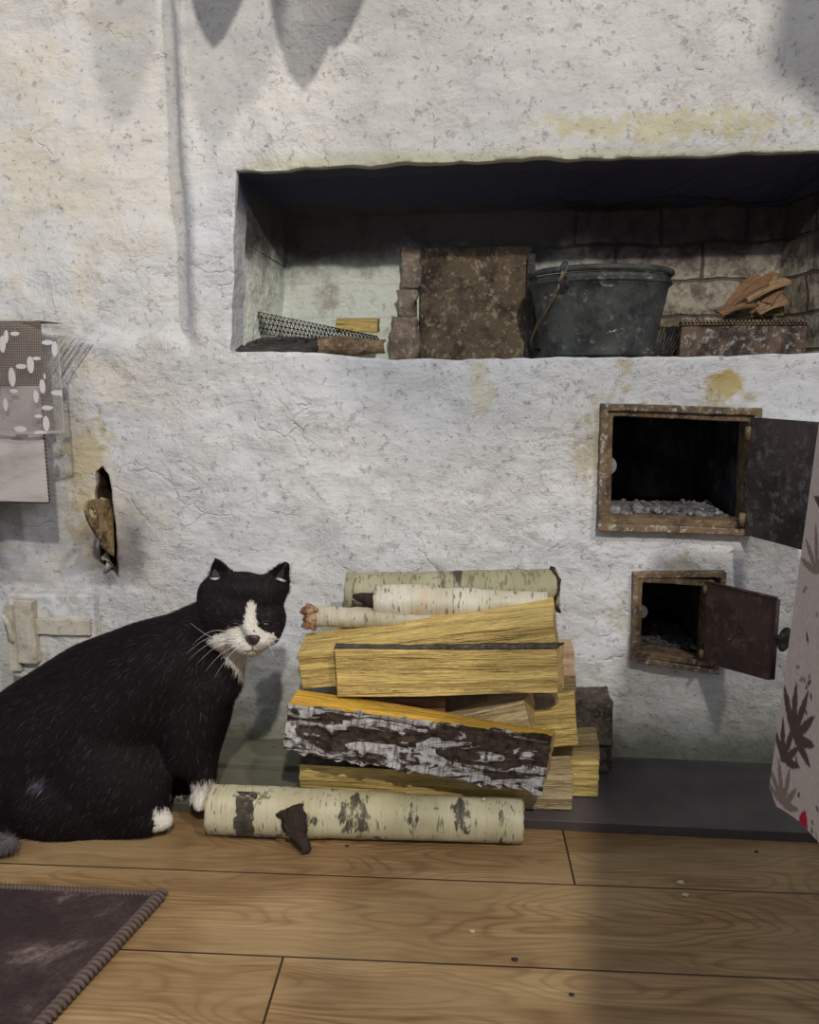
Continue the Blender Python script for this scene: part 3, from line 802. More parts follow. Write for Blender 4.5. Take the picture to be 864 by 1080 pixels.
for v in bm.verts: v.co += noise.noise_vector(v.co*140)*.0055
bm_obj('ragged_end', bm, mat_rust('torn_orange_bark', (.20, .09, .04), (.46, .30, .18), (.58, .46, .32), .8, sc=60), o)['label'] = 'orange torn bark'
split('split_log', (474, 759), (474, 790), (554, 738), (561, 772), 1.003, 1.003, .040, WOODP, 'short pale split log poking up behind the furrowed bark log', topb=(-.004, -.004), seed=29, endshift=(0, .012), rough=.001)
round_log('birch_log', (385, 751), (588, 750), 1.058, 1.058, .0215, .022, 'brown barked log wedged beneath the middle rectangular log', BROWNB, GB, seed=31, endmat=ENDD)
split('split_log', (392, 742), (392, 757), (470, 740), (470, 756), 1.020, 1.020, .014, INNERB, 'reddish brown strip of wood in the gap under the middle rectangular log', seed=33, rough=.0008)
split('split_log', (530, 758), (530, 792), (614, 747), (610, 787), 1.030, 1.030, .045, WOODY, 'short yellow split log sticking out at the right just above two stacked blocks', topb=(.006, .006), seed=37, rough=.002, endshift=(0, .004))
split('split_log', (530, 787), (530, 806), (634, 783), (633, 803), 1.066, 1.066, .045, WOODG, 'thin split log at the right, upper of two stacked blocks', seed=41, topb=(.004, .004))
split('split_log', (530, 803), (530, 838), (633, 806), (631, 840), 1.052, 1.052, .050, WOODY, 'split log reaching farthest right, lower of two stacked blocks', seed=43, topb=(.004, .004), rough=.002)
split('split_log', (500, 818), (500, 862), (600, 813), (603, 861), 1.010, 1.014, .034, WOODP, 'orange tinted split log standing out right at the bottom beside the front round log', seed=47, topb=(.003, .003), rough=.0018)
split('split_log', (470, 742), (470, 812), (642, 740), (645, 815), 1.112, 1.116, .052, DARKB, 'black barked block at the back right of the stack against the wall', seed=53, endmat=ENDD, rough=.004, sides=(1, 1, 0, 0), bark=DARKB, barkdisp=.003)
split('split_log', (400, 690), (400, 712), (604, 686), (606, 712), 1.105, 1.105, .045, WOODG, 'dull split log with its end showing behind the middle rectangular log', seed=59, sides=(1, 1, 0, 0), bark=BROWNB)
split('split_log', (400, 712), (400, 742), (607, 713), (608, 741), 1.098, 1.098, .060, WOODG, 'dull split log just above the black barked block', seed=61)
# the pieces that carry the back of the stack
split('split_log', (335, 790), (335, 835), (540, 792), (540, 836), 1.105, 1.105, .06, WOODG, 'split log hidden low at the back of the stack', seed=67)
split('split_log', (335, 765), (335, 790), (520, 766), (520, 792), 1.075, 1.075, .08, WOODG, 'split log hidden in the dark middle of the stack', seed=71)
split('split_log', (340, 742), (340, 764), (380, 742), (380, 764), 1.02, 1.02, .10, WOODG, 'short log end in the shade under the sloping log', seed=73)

# ================================================================== NICHE CONTENT
ZS = .6195      # shelf height at the mouth
# plate closing the old oven mouth
bm = bmesh.new(); pz0 = P(440, 268, NB).z
add_box(bm, (P(443, 300, NB-.01).x, NB-.016, .617), (P(560, 300, NB-.01).x, NB+.002, P(440, 262, NB).z), bevel=.002)
bmesh.ops.subdivide_edges(bm, edges=[e for e in bm.edges if e.calc_length() > .05], cuts=16, use_grid_fill=True)
for v in bm.verts: v.co.y += .0025*noise.noise(v.co*25)
tag(bm_obj('oven_plate', bm, PLATE), 'rusty brown iron plate standing against the back of the niche', 'iron plate')
bm = bmesh.new(); add_box(bm, (P(556, 300, 1.37).x, 1.366, .617), (P(564, 300, 1.37).x, 1.376, P(560, 268, 1.37).z), bevel=.001)
tag(bm_obj('iron_bar', bm, BLACKI), 'dark upright iron bar between the rusty plate and the bucket', 'iron bar')
# rough clay bricks stacked beside the plate
zt = [(262, 303, 423, 443), (305, 333, 420, 438), (334, 376, 412, 440)]
for k, (y0, y1, x0, x1) in enumerate(zt):
    bm = bmesh.new(); a = P(x0, y1, 1.368); b = P(x1, y0, 1.368)
    if k == 2: a.z = .617
    add_box(bm, (a.x, 1.365, a.z), (b.x, 1.399, b.z+.001), bevel=.004)
    bmesh.ops.subdivide_edges(bm, edges=[e for e in bm.edges if e.calc_length() > .01], cuts=5, use_grid_fill=True)
    for v in bm.verts: v.co += noise.noise_vector(v.co*38+Vector((k, 0, 0)))*.0085+noise.noise_vector(v.co*110)*.002
    tag(bm_obj('clay_brick', bm, CLAYM), ('topmost sooty broken brick', 'middle sooty broken brick', 'lowest and largest sooty broken brick')[k]+' of the three stacked left of the rusty plate', 'brick', 'broken bricks beside the plate')
# bucket
bc = P(632, 300, 1.295); bx_, by_ = bc.x, 1.295
BH = P(632, 287, 1.295).z-ZS; RT, RB = 71*mpp(1.295, .75), 58*mpp(1.295, .7)
be = empty('bucket', (bx_, by_, ZS)); tag(be, 'dark grey plastic bucket with scuffed sides standing in the niche', 'bucket')
def lathe(prof, seg=64):
    bm = bmesh.new(); rings = []
    for r, z in prof: rings.append([bm.verts.new((r*math.cos(k*2*PI/seg), r*math.sin(k*2*PI/seg), z)) for k in range(seg)])
    for i in range(len(prof)-1):
        for k in range(seg): bm.faces.new((rings[i][k], rings[i][(k+1) % seg], rings[i+1][(k+1) % seg], rings[i+1][k]))
    return bm, rings
BKT = mat_bucket()
prof = [(.001, .002), (RB-.004, .002), (RB, .0), (RB+.001, .004)]
for k in range(1, 13):
    t = k/12; r = RB+(RT-RB)*t
    prof.append((r-.002, .004+(BH-.03)*t))
prof += [(RT+.0005, BH-.024), (RT+.0005, BH-.012), (RT-.001, BH-.010)]
prof += [(RT-.004, BH-.012), (RB-.004, .006), (.001, .006)]
bm, _ = lathe(prof); bm_obj('bucket_body', bm, BKT, be, True)
bm = bmesh.new(); add_tube(bm, [((RT+.001)*math.cos(a), (RT+.001)*math.sin(a), BH-.005) for a in np.linspace(0, 2*PI, 65)], .0048, 10, cap=False)
add_tube(bm, [((RT+.0005)*math.cos(a), (RT+.0005)*math.sin(a), BH-.020) for a in np.linspace(0, 2*PI, 65)], .0028, 8, cap=False)
bm_obj('rim', bm, BKT, be, True)
an = math.radians(236)
def bp(a, r, z): return Vector((r*math.cos(a), r*math.sin(a), z))
for a_ in (an, an+PI):
    bm = bmesh.new()
    add_tube(bm, [bp(a_, RT+.001, BH-.030), bp(a_, RT+.007, BH-.022), bp(a_, RT+.008, BH-.004), bp(a_, RT+.004, BH+.004)], [.005, .007, .007, .004], 8)
    bm_obj('handle_ear', bm, BKT, be)
bm = bmesh.new(); hp = []
for t in np.linspace(0, 1, 41):
    a = an+PI*t; d = math.sin(t*PI)
    hp.append(bp(an, 1, 0)*(RT+.011)*math.cos(t*PI)+Vector((math.cos(an-PI/2), math.sin(an-PI/2), 0))*0)
# bail lying down along the left side of the bucket
pts = []
for t in np.linspace(0, 1, 41):
    a = an-PI*t; drop = (BH-.020)*math.sin(t*PI)**.6
    z = BH-.008-drop; r = RB+(RT-RB)*max(0, z/BH)+.011
    pts.append(bp(a, r, z))
add_tube(bm, pts, .0022, 8); bm_obj('bail_handle', bm, RUST, be)

# rusty perforated strip, stove rings, bark, wood block at the left end of the shelf
se = empty('stove_ring', (P(292, 366, 1.27).x, 1.265, ZS+.001)); se.rotation_euler = (.20, 0, 0); se.location.z += .013
tag(se, 'black cast iron stove ring lying flat at the left end of the niche shelf', 'stove ring')
bm = bmesh.new()
R0 = 49*mpp(1.265, .63)
for (ri, ro, z0, z1) in ((.050, R0, 0, .007), (.034, .047, .002, .009)):
    seg = 64; q = []
    for r_, z_ in ((ri, z0), (ro, z0), (ro, z1-.002), (ro-.002, z1), (ri+.001, z1+.002), (ri, z1)):
        q.append([bm.verts.new((r_*math.cos(k*2*PI/seg), r_*math.sin(k*2*PI/seg), z_)) for k in range(seg)])
    for i in range(6):
        for k in range(seg): bm.faces.new((q[i][k], q[i][(k+1) % seg], q[(i+1) % 6][(k+1) % seg], q[(i+1) % 6][k]))
bm_obj('ring_plate', bm, BLACKI, se)
bm = bmesh.new(); add_box(bm, (-.034, -.034, .003), (.034, .034, .006), bevel=.001); o = bm_obj('cross_bar', bm, BLACKI, se)
# second ring leaning on it
se2 = empty('stove_cover', (P(330, 360, 1.33).x, 1.332, ZS+.016)); se2.rotation_euler = (.20, 0, 0)
tag(se2, 'rusty thin iron disc leaning behind the flat stove ring', 'stove lid')
bm, _ = lathe([(.001, .0), (.055, 0), (.060, .001), (.060, .004), (.052, .006), (.001, .010)], 48); bm_obj('lid_plate', bm, RUST, se2, True)
bm = bmesh.new(); add_tube(bm, [(-.01, 0, .009), (-.008, 0, .015), (.008, 0, .015), (.01, 0, .009)], .002, 6); bm_obj('lid_handle', bm, BLACKI, se2)
# perforated strip
a = P(258, 347, 1.30); b = P(398, 366, 1.285); L = (b-a).length
NX, NZ = 34, 4; v = []; f = []
for j in range(NZ+1):
    for i in range(NX+1):
        t = i/NX; p = a.lerp(b, t); hh = (.036*(1-t)+.020*t)
        v.append((p.x+(.5*(j % 2))*L/NX, p.y+.030*math.sin(t*PI)-.010*j/NZ, p.z-.004+hh*j/NZ))
for j in range(NZ):
    for i in range(NX):
        q = j*(NX+1)+i
        if j % 2 == 0: f += [(q, q+1, q+NX+1), (q+1, q+NX+2, q+NX+1)]
        else: f += [(q, q+1, q+NX+2), (q, q+NX+2, q+NX+1)]
me = bpy.data.meshes.new('t'); me.from_pydata(v, [], f)
bm = bmesh.new(); bm.from_mesh(me); bmesh.ops.dissolve_degenerate(bm, dist=1e-6, edges=bm.edges[:])
o = bm_obj('perforated_strip', bm, BLACKI)
md = o.modifiers.new('w', 'WIREFRAME'); md.thickness = .0030; md.use_even_offset = False; baked(o)
tag(o, 'curved strip of perforated black metal with a jagged top edge lying on the shelf', 'metal strip')
# bark tray under it
bm = bmesh.new(); pa = P(335, 370, 1.255); pb = P(405, 372, 1.265)
N = 20; g = []
for i in range(N+1):
    t = i/N; c = pa.lerp(pb, t); row = []
    for k in range(9):
        an_ = -1.3+2.6*k/8; r_ = .020+.004*math.sin(t*5)
        row.append(bm.verts.new((c.x+.003*noise.noise(Vector((k*.7, t*9, 0))), c.y+.02-r_*math.cos(an_)*1.2, ZS+.0165+r_*.78*math.sin(an_)*.9+.001*noise.noise(Vector((t*20, k, 3))))))
    g.append(row)
for i in range(N):
    for k in range(8): bm.faces.new((g[i][k], g[i+1][k], g[i+1][k+1], g[i][k+1]))
o = bm_obj('bark_piece', bm, mat_rust('rusty_bark', (.09, .055, .03), (.25, .17, .10), (.38, .32, .24), .8, sc=40)); md = o.modifiers.new('s', 'SOLIDIFY'); md.thickness = .003; baked(o)
tag(o, 'brown curled piece of bark beside the flat stove ring', 'bark')
wb = split('wood_block', (352, 337), (354, 350), (396, 336), (398, 351), 1.31, 1.31, .030, WOODY, 'small yellow wood block lying on the perforated strip in the niche', seed=81, group=None, cat='wood block', n_along=10, sides=(0, 0, 0, 0), topb=(.002, .002))
# fire brick with chips on top, and a ribbed grate
bz1 = P(790, 341, 1.262).z
bm = bmesh.new(); add_box(bm, (P(718, 360, 1.262).x, 1.262, ZS-.002), (.478, 1.372, bz1), bevel=.003)
bmesh.ops.subdivide_edges(bm, edges=[e for e in bm.edges if e.calc_length() > .03], cuts=14, use_grid_fill=True)
for v in bm.verts: v.co += noise.noise_vector(v.co*40)*.0022
tag(bm_obj('fire_brick', bm, mat_rust('mottled_fire_brick', (.035, .027, .024), (.14, .095, .07), (.42, .39, .35), .9, sc=26)), 'long mottled brown fire brick lying at the right end of the shelf', 'brick')
bm = bmesh.new(); x0, x1 = P(716, 341, 1.27).x, .478; N = 34
for i in range(N):
    xa = x0+(x1-x0)*i/N
    add_box(bm, (xa, 1.258, bz1-.001), (xa+(x1-x0)/N*.55, 1.263, bz1+.005))
add_box(bm, (x0, 1.258, bz1-.002), (x1, 1.268, bz1+.0015))
tag(bm_obj('toothed_strip', bm, RUST), 'rusty toothed metal strip along the top front edge of the long fire brick', 'metal strip')
bm = bmesh.new(); ga = P(690, 372, 1.262); gb = P(722, 342, 1.262)
for k in range(9):
    t = k/8; xk = ga.x+(gb.x-ga.x)*.05+.0048*k
    add_tube(bm, [(xk-.012, 1.262+.002*k, ZS+.002), (xk, 1.268+.002*k, ZS+.022), (xk+.008, 1.276+.002*k, gb.z-.002)], .0019, 6)
ge = empty('ribbed_grate', (0, 0, 0)); ge.location = (ga.x, 1.262, ZS)
relparent(bm_obj('grate_bar', bm, BLACKI), ge)
bm = bmesh.new(); add_tube(bm, [(ga.x+.006, 1.270, gb.z-.003), (gb.x-.004, 1.288, gb.z+.001), (gb.x+.002, 1.285, ga.z+.010), (gb.x+.003, 1.282, ZS+.004)], .0028, 8)
for v in bm.verts: v.co += noise.noise_vector(v.co*160)*.0022
relparent(bm_obj('grate_rim', bm, RUSTW), ge)
tag(ge, 'small ribbed black grate with a pale rim, between bucket and fire brick', 'grate')
# wood chips on the brick
CH = [mat_wood('brown_chip', (.34, .20, .11), (.18, .09, .05)), mat_wood('tan_chip', (.46, .31, .18), (.26, .15, .08)), WOODG]
chips = [((762, 333), (800, 322), .010, 0, 'flat tan wood chip, leftmost on the fire brick'), ((770, 327), (812, 300), .012, 0, 'dark bent bark sliver rising at the left of the chips'), ((790, 318), (838, 296), .013, 1, 'broad tan wood chip on top of the chip heap'),
         ((805, 330), (858, 318), .012, 1, 'long tan wood splinter lying lowest on the fire brick'), ((815, 322), (864, 300), .010, 0, 'reddish wood splinter under the right side of the chip heap'), ((780, 336), (830, 330), .008, 2, 'thin dull wood sliver lying along the toothed strip'),
         ((825, 310), (864, 292), .012, 1, 'tan splinter slanting out at the right edge of the chip heap'), ((838, 330), (875, 312), .012, 0, 'brown chip at the far right of the fire brick'), ((798, 310), (822, 288), .008, 0, 'small upright brown chip at the back of the heap')]
for k, ((xa, ya), (xb, yb), w, mi_, lab) in enumerate(chips):
    w *= 1.9; yy = 1.285+.008*k
    p0 = P(xa, ya, yy); p1 = P(xb, yb, yy+.02)
    p0.z = max(p0.z, bz1+.006)
    for q_ in (p0, p1):
        q_.x = min(q_.x, .472)
    secL = [(0, -.002), (0, .003), (w, .011), (w*.8, .005)]; secR = [(w*.2, -.004), (w*.15, .001), (w*.75, .007), (w*.7, .003)]
    if k % 2: secL, secR = secR, [(a*1., b*2.2) for a, b in secL]
    loft_log('wood_chip', p0, p1, secL, secR, [0]*4, CH[mi_], lab, 'wood chips on the fire brick', 'wood chip', n_along=14, n_side=4, rough=.0030, bend=.003, seed=90+k, endmat=CH[mi_])

# ================================================================== LEFT SIDE FITTINGS
WW = mat_rust('whitewashed_iron', (.42, .38, .30), (.56, .52, .44), (.30, .25, .17), .8, sc=20)
ce = empty('cleanout_door', (P(60, 700).x, YW-.01, P(60, 700).z)); tag(ce, 'whitewashed iron cleanout door set low in the wall behind the cat', 'cleanout door')
def slab(p0, p1, y0, y1, nm, mat, bev=.0015, amp=.0012, cuts=8):
    bm = bmesh.new(); a = P(p0[0], p1[1], y0); b = P(p1[0], p0[1], y0)
    add_box(bm, (a.x, y0, a.z), (b.x, y1, b.z), bevel=bev)
    bmesh.ops.subdivide_edges(bm, edges=[e for e in bm.edges if e.calc_length() > .02], cuts=cuts, use_grid_fill=True)
    for v in bm.verts: v.co += noise.noise_vector(v.co*50)*amp
    return bm_obj(nm, bm, mat)
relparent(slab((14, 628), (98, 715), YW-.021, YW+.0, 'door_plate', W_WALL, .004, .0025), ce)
relparent(slab((19, 634), (33, 700), YW-.036, YW-.012, 'upright_bar', WW, .002), ce)
relparent(slab((32, 654), (94, 669), YW-.028, YW-.012, 'cross_strap', WW, .0015), ce)
relparent(slab((10, 640), (16, 708), YW-.030, YW-.005, 'edge_bar', WW, .0015), ce)
bm = bmesh.new(); c = P(5, 660, YW-.03)
add_tube(bm, [c+Vector((-.012, .02, .012)), c+Vector((.0, 0, .016)), c+Vector((.010, -.004, .004)), c+Vector((.008, 0, -.02)), c+Vector((.016, .01, -.04))], [.004, .005, .005, .005, .004], 10)
relparent(bm_obj('latch_hook', bm, WW, smooth=True), ce)
# peeled flap in the crack: bark/leather tab with a hole
bm = bmesh.new()
fa = empty('bark_tab', (P(110, 560).x, YW, P(110, 570).z)); tag(fa, 'brown curled bark tab with a hole, sticking out of the dark crack in the wall', 'tab')
N1, N2 = 26, 20; grid = {}
pix_in_top, pix_in_bot = (118, 514), (121, 580)
for i in range(N1+1):
    u = i/N1     # 0 at wall crack .. 1 free tip
    for j in range(N2+1):
        w = j/N2*2-1
        half = (1-u**2.6)**.5*(.9 if u > .4 else 1)
        cz_ = 551-14*u+ (0)
        hw = (30-10*u)*max(half, .02)
        x_ = 119-31*u**.9; y_ = cz_-hw*w+ (6*(1-u))
        Yd = YW+.006-.118*u+.010*math.sin(w*2)*(1-u)
        p = P(x_, y_, Yd)
        p += noise.noise_vector(p*70)*.0015
        grid[(i, j)] = p
vid = {k: bm.verts.new(p) for k, p in grid.items()}
for i in range(N1):
    for j in range(N2):
        u = (i+.5)/N1; w = (j+.5)/N2*2-1
        if ((u-.74)/.115)**2+((w-.05)/.40)**2 < 1: continue
        bm.faces.new((vid[(i, j)], vid[(i+1, j)], vid[(i+1, j+1)], vid[(i, j+1)]))
bmesh.ops.delete(bm, geom=[v for v in bm.verts if not v.link_faces], context='VERTS')
TABM = mat_rust('old_brown_bark', (.06, .03, .02), (.30, .20, .08), (.50, .42, .24), .6, sc=26)
o = bm_obj('tab', bm, TABM, smooth=True); md = o.modifiers.new('s', 'SOLIDIFY'); md.thickness = .003; baked(o); relparent(o, fa)
bm = bmesh.new()
add_tube(bm, [P(108, 590, YW+.004), P(113, 585, YW-.004), P(116, 596, YW+.002), P(112, 603, YW+.006)], [.004, .007, .005, .003], 8)
for v in bm.verts: v.co += noise.noise_vector(v.co*90)*.004
relparent(bm_obj('crumbled_plaster', bm, W_WALL), fa)
# shelf with lace and napkin at the far left
pe = P(62, 352, YW-.05)
bm = bmesh.new(); zs_ = P(5, 336, 1.10).z-.004
add_box(bm, (-1.25, 1.085, zs_-.018), (-.70, YW+.004, zs_-.001), bevel=.002)
add_box(bm, (-1.25, 1.0795, zs_-.088), (P(47, 400, 1.08).x, 1.0825, zs_-.0005), bevel=.0008)  # dark apron board added behind the lace so its gaps read dark
tag(bm_obj('wall_shelf', bm, mat_simple('shelf_wood', (.14, .10, .07), .6)), 'dark wooden wall shelf hidden under the lace cloth at the far left', 'shelf')
LACE = mat_lace()
e_l = P(57, 350, 1.07).x
def drape(name, x0, x1, ytop, z0, prof, nxg, nzg, mat, parent=None, amp=.004, hemfun=None):
    v = []; f = []; hem = []
    for j in range(nzg+1):
        t = j/nzg
        for i in range(nxg+1):
            s = i/nxg; x = x0+(x1-x0)*s
            y, z = prof(t, s)
            y += amp*math.sin(x*55+1.2)*min(1, t*2)+amp*.5*math.sin(x*23)
            v.append((x, y, z)); hem.append(min(abs(1-t)*.10, abs(1-s)*(x1-x0)))
    for j in range(nzg):
        for i in range(nxg): a = j*(nxg+1)+i; f.append((a, a+1, a+nxg+2, a+nxg+1))
    o = mesh_obj(name, v, f, mat, parent, smooth=True)
    at = o.data.attributes.new('hem', 'FLOAT', 'POINT'); at.data.foreach_set('value', hem)
    return o
zl = P(30, 455, 1.07).z
def dr(s): return .026*max(0, (s-.87)/.13)**1.4
def pl(t, s):
    # lies on the shelf, bends over its front edge and hangs
    if t < .25: return (YW-.012-(YW-.012-1.0745)*t/.25, zs_+.0015-dr(s))
    k = (t-.25)/.75
    top = zs_+.001-dr(s)
    return (1.0745-.004*min(1, k*4), top+(zl-top)*k - .004*math.sin(s*9))
lc = drape('lace_cloth', -1.15, e_l+.004, 0, 0, pl, 90, 40, LACE, amp=.0025)
tag(lc, 'white lace cloth hanging over the edge of the shelf at the far left', 'lace cloth')
zn = P(30, 530, 1.08).z; xn = P(49, 500, 1.08).x
def pn(t, s):
    if t < .2: return (YW-.016-(YW-.016-1.084)*t/.2, zs_+.0006)
    k = (t-.2)/.8
    return (1.085-.003*min(1, k*4), zs_+.0006+(zn-zs_)*k)
np_ = drape('napkin', -1.15, xn, 0, 0, pn, 60, 40, mat_napkin(), amp=.0012)
tag(np_, 'plain grey napkin with dark stitched edge hanging beneath the lace cloth', 'napkin')
bm = bmesh.new()
zz = np.linspace(zs_-.01, zn, 46)
for k in range(len(zz)-1):
    add_tube(bm, [(xn-.002, 1.0815, zz[k]), (xn+.0022, 1.081, zz[k]-.001)], .0011, 5)
add_tube(bm, [(xn, 1.0815, z) for z in zz], .0009, 5)
add_tube(bm, [(x, 1.0825+.0012*math.sin(x*55+1.2)+.0006*math.sin(x*23)-.001, zn) for x in np.linspace(-1.15, xn, 60)], .0012, 5)
bm_obj('stitched_edge', bm, mat_simple('dark_thread', (.05, .035, .03), .9), np_)

# ================================================================== RUG
rc = PZ(171, 943, .006); ra = PZ(0, 935, .006); rb = PZ(45, 1080, .006)
dx_ = (ra-rc).normalized(); dy_ = (rb-rc).normalized()
re = empty('rug', (rc.x, rc.y, 0)); tag(re, 'dark brown patterned rug with a bound edge, lying in the near left corner', 'rug')
N, K = 40, 40; v = []; f = []
for j in range(K+1):
    for i in range(N+1):
        p = dx_*(.9*i/N)+dy_*(1.2*j/K); v.append((p.x, p.y, .006+.0008*noise.noise(Vector((i*.5, j*.5, 0)))))
K1 = len(v)
for q in list(v): v.append((q[0], q[1], .0005))
for j in range(K):
    for i in range(N): a = j*(N+1)+i; f.append((a, a+N+1, a+N+2, a+1)); f.append((K1+a, K1+a+1, K1+a+N+2, K1+a+N+1))
for i in range(N): f.append((i, i+1, K1+i+1, K1+i)); a = K*(N+1)+i; f.append((a, K1+a, K1+a+1, a+1))
for j in range(K): a = j*(N+1); f.append((a, K1+a, K1+a+N+1, a+N+1)); a += N; f.append((a, a+N+1, K1+a+N+1, K1+a))
mesh_obj('pile', v, f, mat_rug(), re)
m = M('rug_binding_thread', .8, .25)
tw = m.n('ShaderNodeTexWave', wave_type='BANDS'); m.set(tw.inputs['Vector'], m.tc.outputs['Object']); tw.inputs['Scale'].default_value = 40
m.col(m.mix(m.noise(60, 3, .5), (.07, .045, .04), (.15, .11, .095)))
BIND = m.m
def coil(a, b, r, pitch, th):
    bm = bmesh.new(); L = (b-a).length; d = (b-a)/L; side = Vector((-d.y, d.x, 0)); pts = []
    n = int(L/pitch*10)
    add_tube(bm, [a+Vector((0, 0, r)), b+Vector((0, 0, r))], r*.85, 8)
    for k in range(n+1):
        t = k/n; an = 2*PI*t*L/pitch
        pts.append(a.lerp(b, t)+side*math.cos(an)*r+Vector((0, 0, r+math.sin(an)*r*.9)))
    add_tube(bm, pts, th, 5)
    return bm_obj('bound_edge', bm, BIND, re)
coil(Vector((0, 0, .0015)), dy_*.7+Vector((0, 0, .0015)), .0058, .0066, .0024)
coil(Vector((0, 0, .002)), dx_*.42+Vector((0, 0, .002)), .0035, .0048, .0016)

# ================================================================== TABLECLOTH (table at the right, just out of frame)
def edgeX(Y): return .154*Y+.170
te = empty('table', (.60, .08, 0)); te['kind'] = 'structure'; del te['kind']
tag(te, 'table standing at the right edge, hidden beneath the floral tablecloth', 'table')
TW = mat_simple('table_wood', (.30, .20, .12), .5)
def leanbox(y0, y1, x1, z0, z1, nm, inset=.0):
    v = [(edgeX(y0)+inset, y0, z0), (x1, y0, z0), (x1, y1, z0), (edgeX(y1)+inset, y1, z0)]
    v += [(a, b, z1) for a, b, _ in v]
    bm = bmesh.new(); vs = [bm.verts.new(p) for p in v]
    for q in ((0, 3, 2, 1), (4, 5, 6, 7), (0, 1, 5, 4), (1, 2, 6, 5), (2, 3, 7, 6), (3, 0, 4, 7)): bm.faces.new([vs[i] for i in q])
    return relparent(bm_obj(nm, bm, TW), te)
leanbox(-.62, .64, .95, .715, .742, 'tabletop', .006)
for (x, y) in ((.36, .56), (.90, .56), (.22, -.54), (.90, -.54)):
    bm = bmesh.new(); add_box(bm, (x-.025, y-.025, 0), (x+.025, y+.025, .716), bevel=.002); relparent(bm_obj('leg', bm, TW), te)
# cloth: painted leaf sprigs as vertex colours
BASEC = np.array((.56, .49, .47))
leaves = []   # (s, z, angle, length, width, colour)
def sprig(s, z, ang, n, L, colr, spread=1.1, w=.16):
    for k in range(n):
        t = k/(n-1)-.5
        leaves.append((s, z, ang+t*spread*2, L*(1-.5*abs(t)), w*L, colr))
G1, G2, G3, RED = (.10, .075, .07), (.26, .21, .18), (.36, .28, .20), (.45, .02, .06)
def zy(py): return P(835, py, .64).z
sprig(.022, zy(775), 1.0, 6, .055, G1); sprig(.012, zy(808), 1.3, 5, .042, G1, .9)
sprig(.020, zy(850), 1.7, 6, .040, G2, 1.2); sprig(.055, zy(540), 1.6, 7, .065, G1, 1.3); sprig(.03, zy(600), 1.9, 5, .04, G2)
sprig(.045, zy(470), 1.2, 6, .05, G1, 1.2); sprig(.055, zy(390), 1.4, 5, .05, G2); sprig(.085, zy(690), 1.4, 5, .045, G3)
for k in range(46):
    leaves.append((random.uniform(.004, .13), random.choice([zy(725), zy(700), zy(650), zy(450), zy(812)])+random.uniform(-.02, .02), random.uniform(0, 3), random.uniform(.005, .012), .0035, random.choice([G1, G1, G2])))
leaves.append((.062, zy(858), 1.57, .030, .024, RED)); leaves.append((.055, zy(870), 2.4, .026, .02, RED))
for k in range(60):
    s0, z0 = random.uniform(.18, 1.1), random.uniform(.25, .7); sprig(s0, z0, random.uniform(0, 6.28), 5, random.uniform(.04, .06), random.choice([G1, G2, G3]))
LV = np.array([(a, b, c, d, e_) for a, b, c, d, e_, _ in leaves]); LC = np.array([c for *_, c in leaves])
def cloth_col(s, z):
    c = BASEC.copy()
    dx = s-LV[:, 0]; dz = z-LV[:, 1]; ca = np.cos(LV[:, 2]); sa = np.sin(LV[:, 2])
    u = (dx*ca+dz*sa)/LV[:, 3]; v = (-dx*sa+dz*ca)/LV[:, 4]
    ins = (u > .0) & (u < 1) & (np.abs(v) < .5*np.sin(np.clip(u, 0, 1)*PI)**.8)
    k = np.nonzero(ins)[0]
    if len(k): c = LC[k[-1]]
    return c
zb_h = P(822, 856, .648).z
svals = list(np.arange(0, .14, .0011))+list(np.arange(.14, 1.26, .014)); tvals = np.linspace(0, 1, 330)
v = []; f = []; cl = []
NS = len(svals)
# top first (a few rows on the table), then the drop
for j, t in enumerate(tvals):
    for s in svals:
        # far corner is cut round
        Y = .650-s
        zbs = zb_h+.33*min(s, .2)
        z = .7445+(zbs-.7445)*t
        rcut = .010
        if s < .016: z = max(z, zb_h+(.016-s)*.9) if t > .9 else z
        x = edgeX(Y)-.001 - .020*t*math.exp(-s/.08) + .004*t*math.sin(s*34+.5) + .010*math.exp(-s/.01)*0
        v.append((x, Y+.014*t*math.exp(-s/.05), z)); cl.append(cloth_col(s, z))
for j in range(len(tvals)-1):
    for i in range(NS-1): a = j*NS+i; f.append((a, a+1, a+NS+1, a+NS))
# far side of the cloth (towards the stove) and top
b1 = len(v); xr = list(np.linspace(0, .68, 40))
for j in range(41):
    t = j/40
    for q in xr:
        z = .7445+(zb_h-.7445)*t
        j_ = min(len(tvals)-1, int(round(t*(len(tvals)-1)))); p0 = v[j_*NS]
        if q == 0: v.append(p0)
        else: v.append((p0[0]+q, p0[1]+.004*t*math.sin(q*40), z))
        cl.append(BASEC)
for j in range(40):
    for i in range(39): a = b1+j*40+i; f.append((a, a+40, a+41, a+1))
b2 = len(v)
for s in svals[::4]+[svals[-1]]:
    Y = .650-s
    v.append((edgeX(Y)-.001, Y, .7445)); v.append((.955, Y, .7445)); cl += [BASEC, BASEC]
for i in range(len(svals[::4])): f.append((b2+2*i, b2+2*i+1, b2+2*i+3, b2+2*i+2))
tcl = mesh_obj('tablecloth', v, f, mat_attr('floral_cloth', .9, .1, 220), smooth=True)
ca = tcl.data.color_attributes.new('Col', 'FLOAT_COLOR', 'POINT'); ca.data.foreach_set('color', np.hstack([np.array(cl), np.ones((len(cl), 1))]).astype(np.float32).ravel())
tag(tcl, 'pale pink grey tablecloth printed with dark leaves, hanging at the right edge', 'tablecloth')

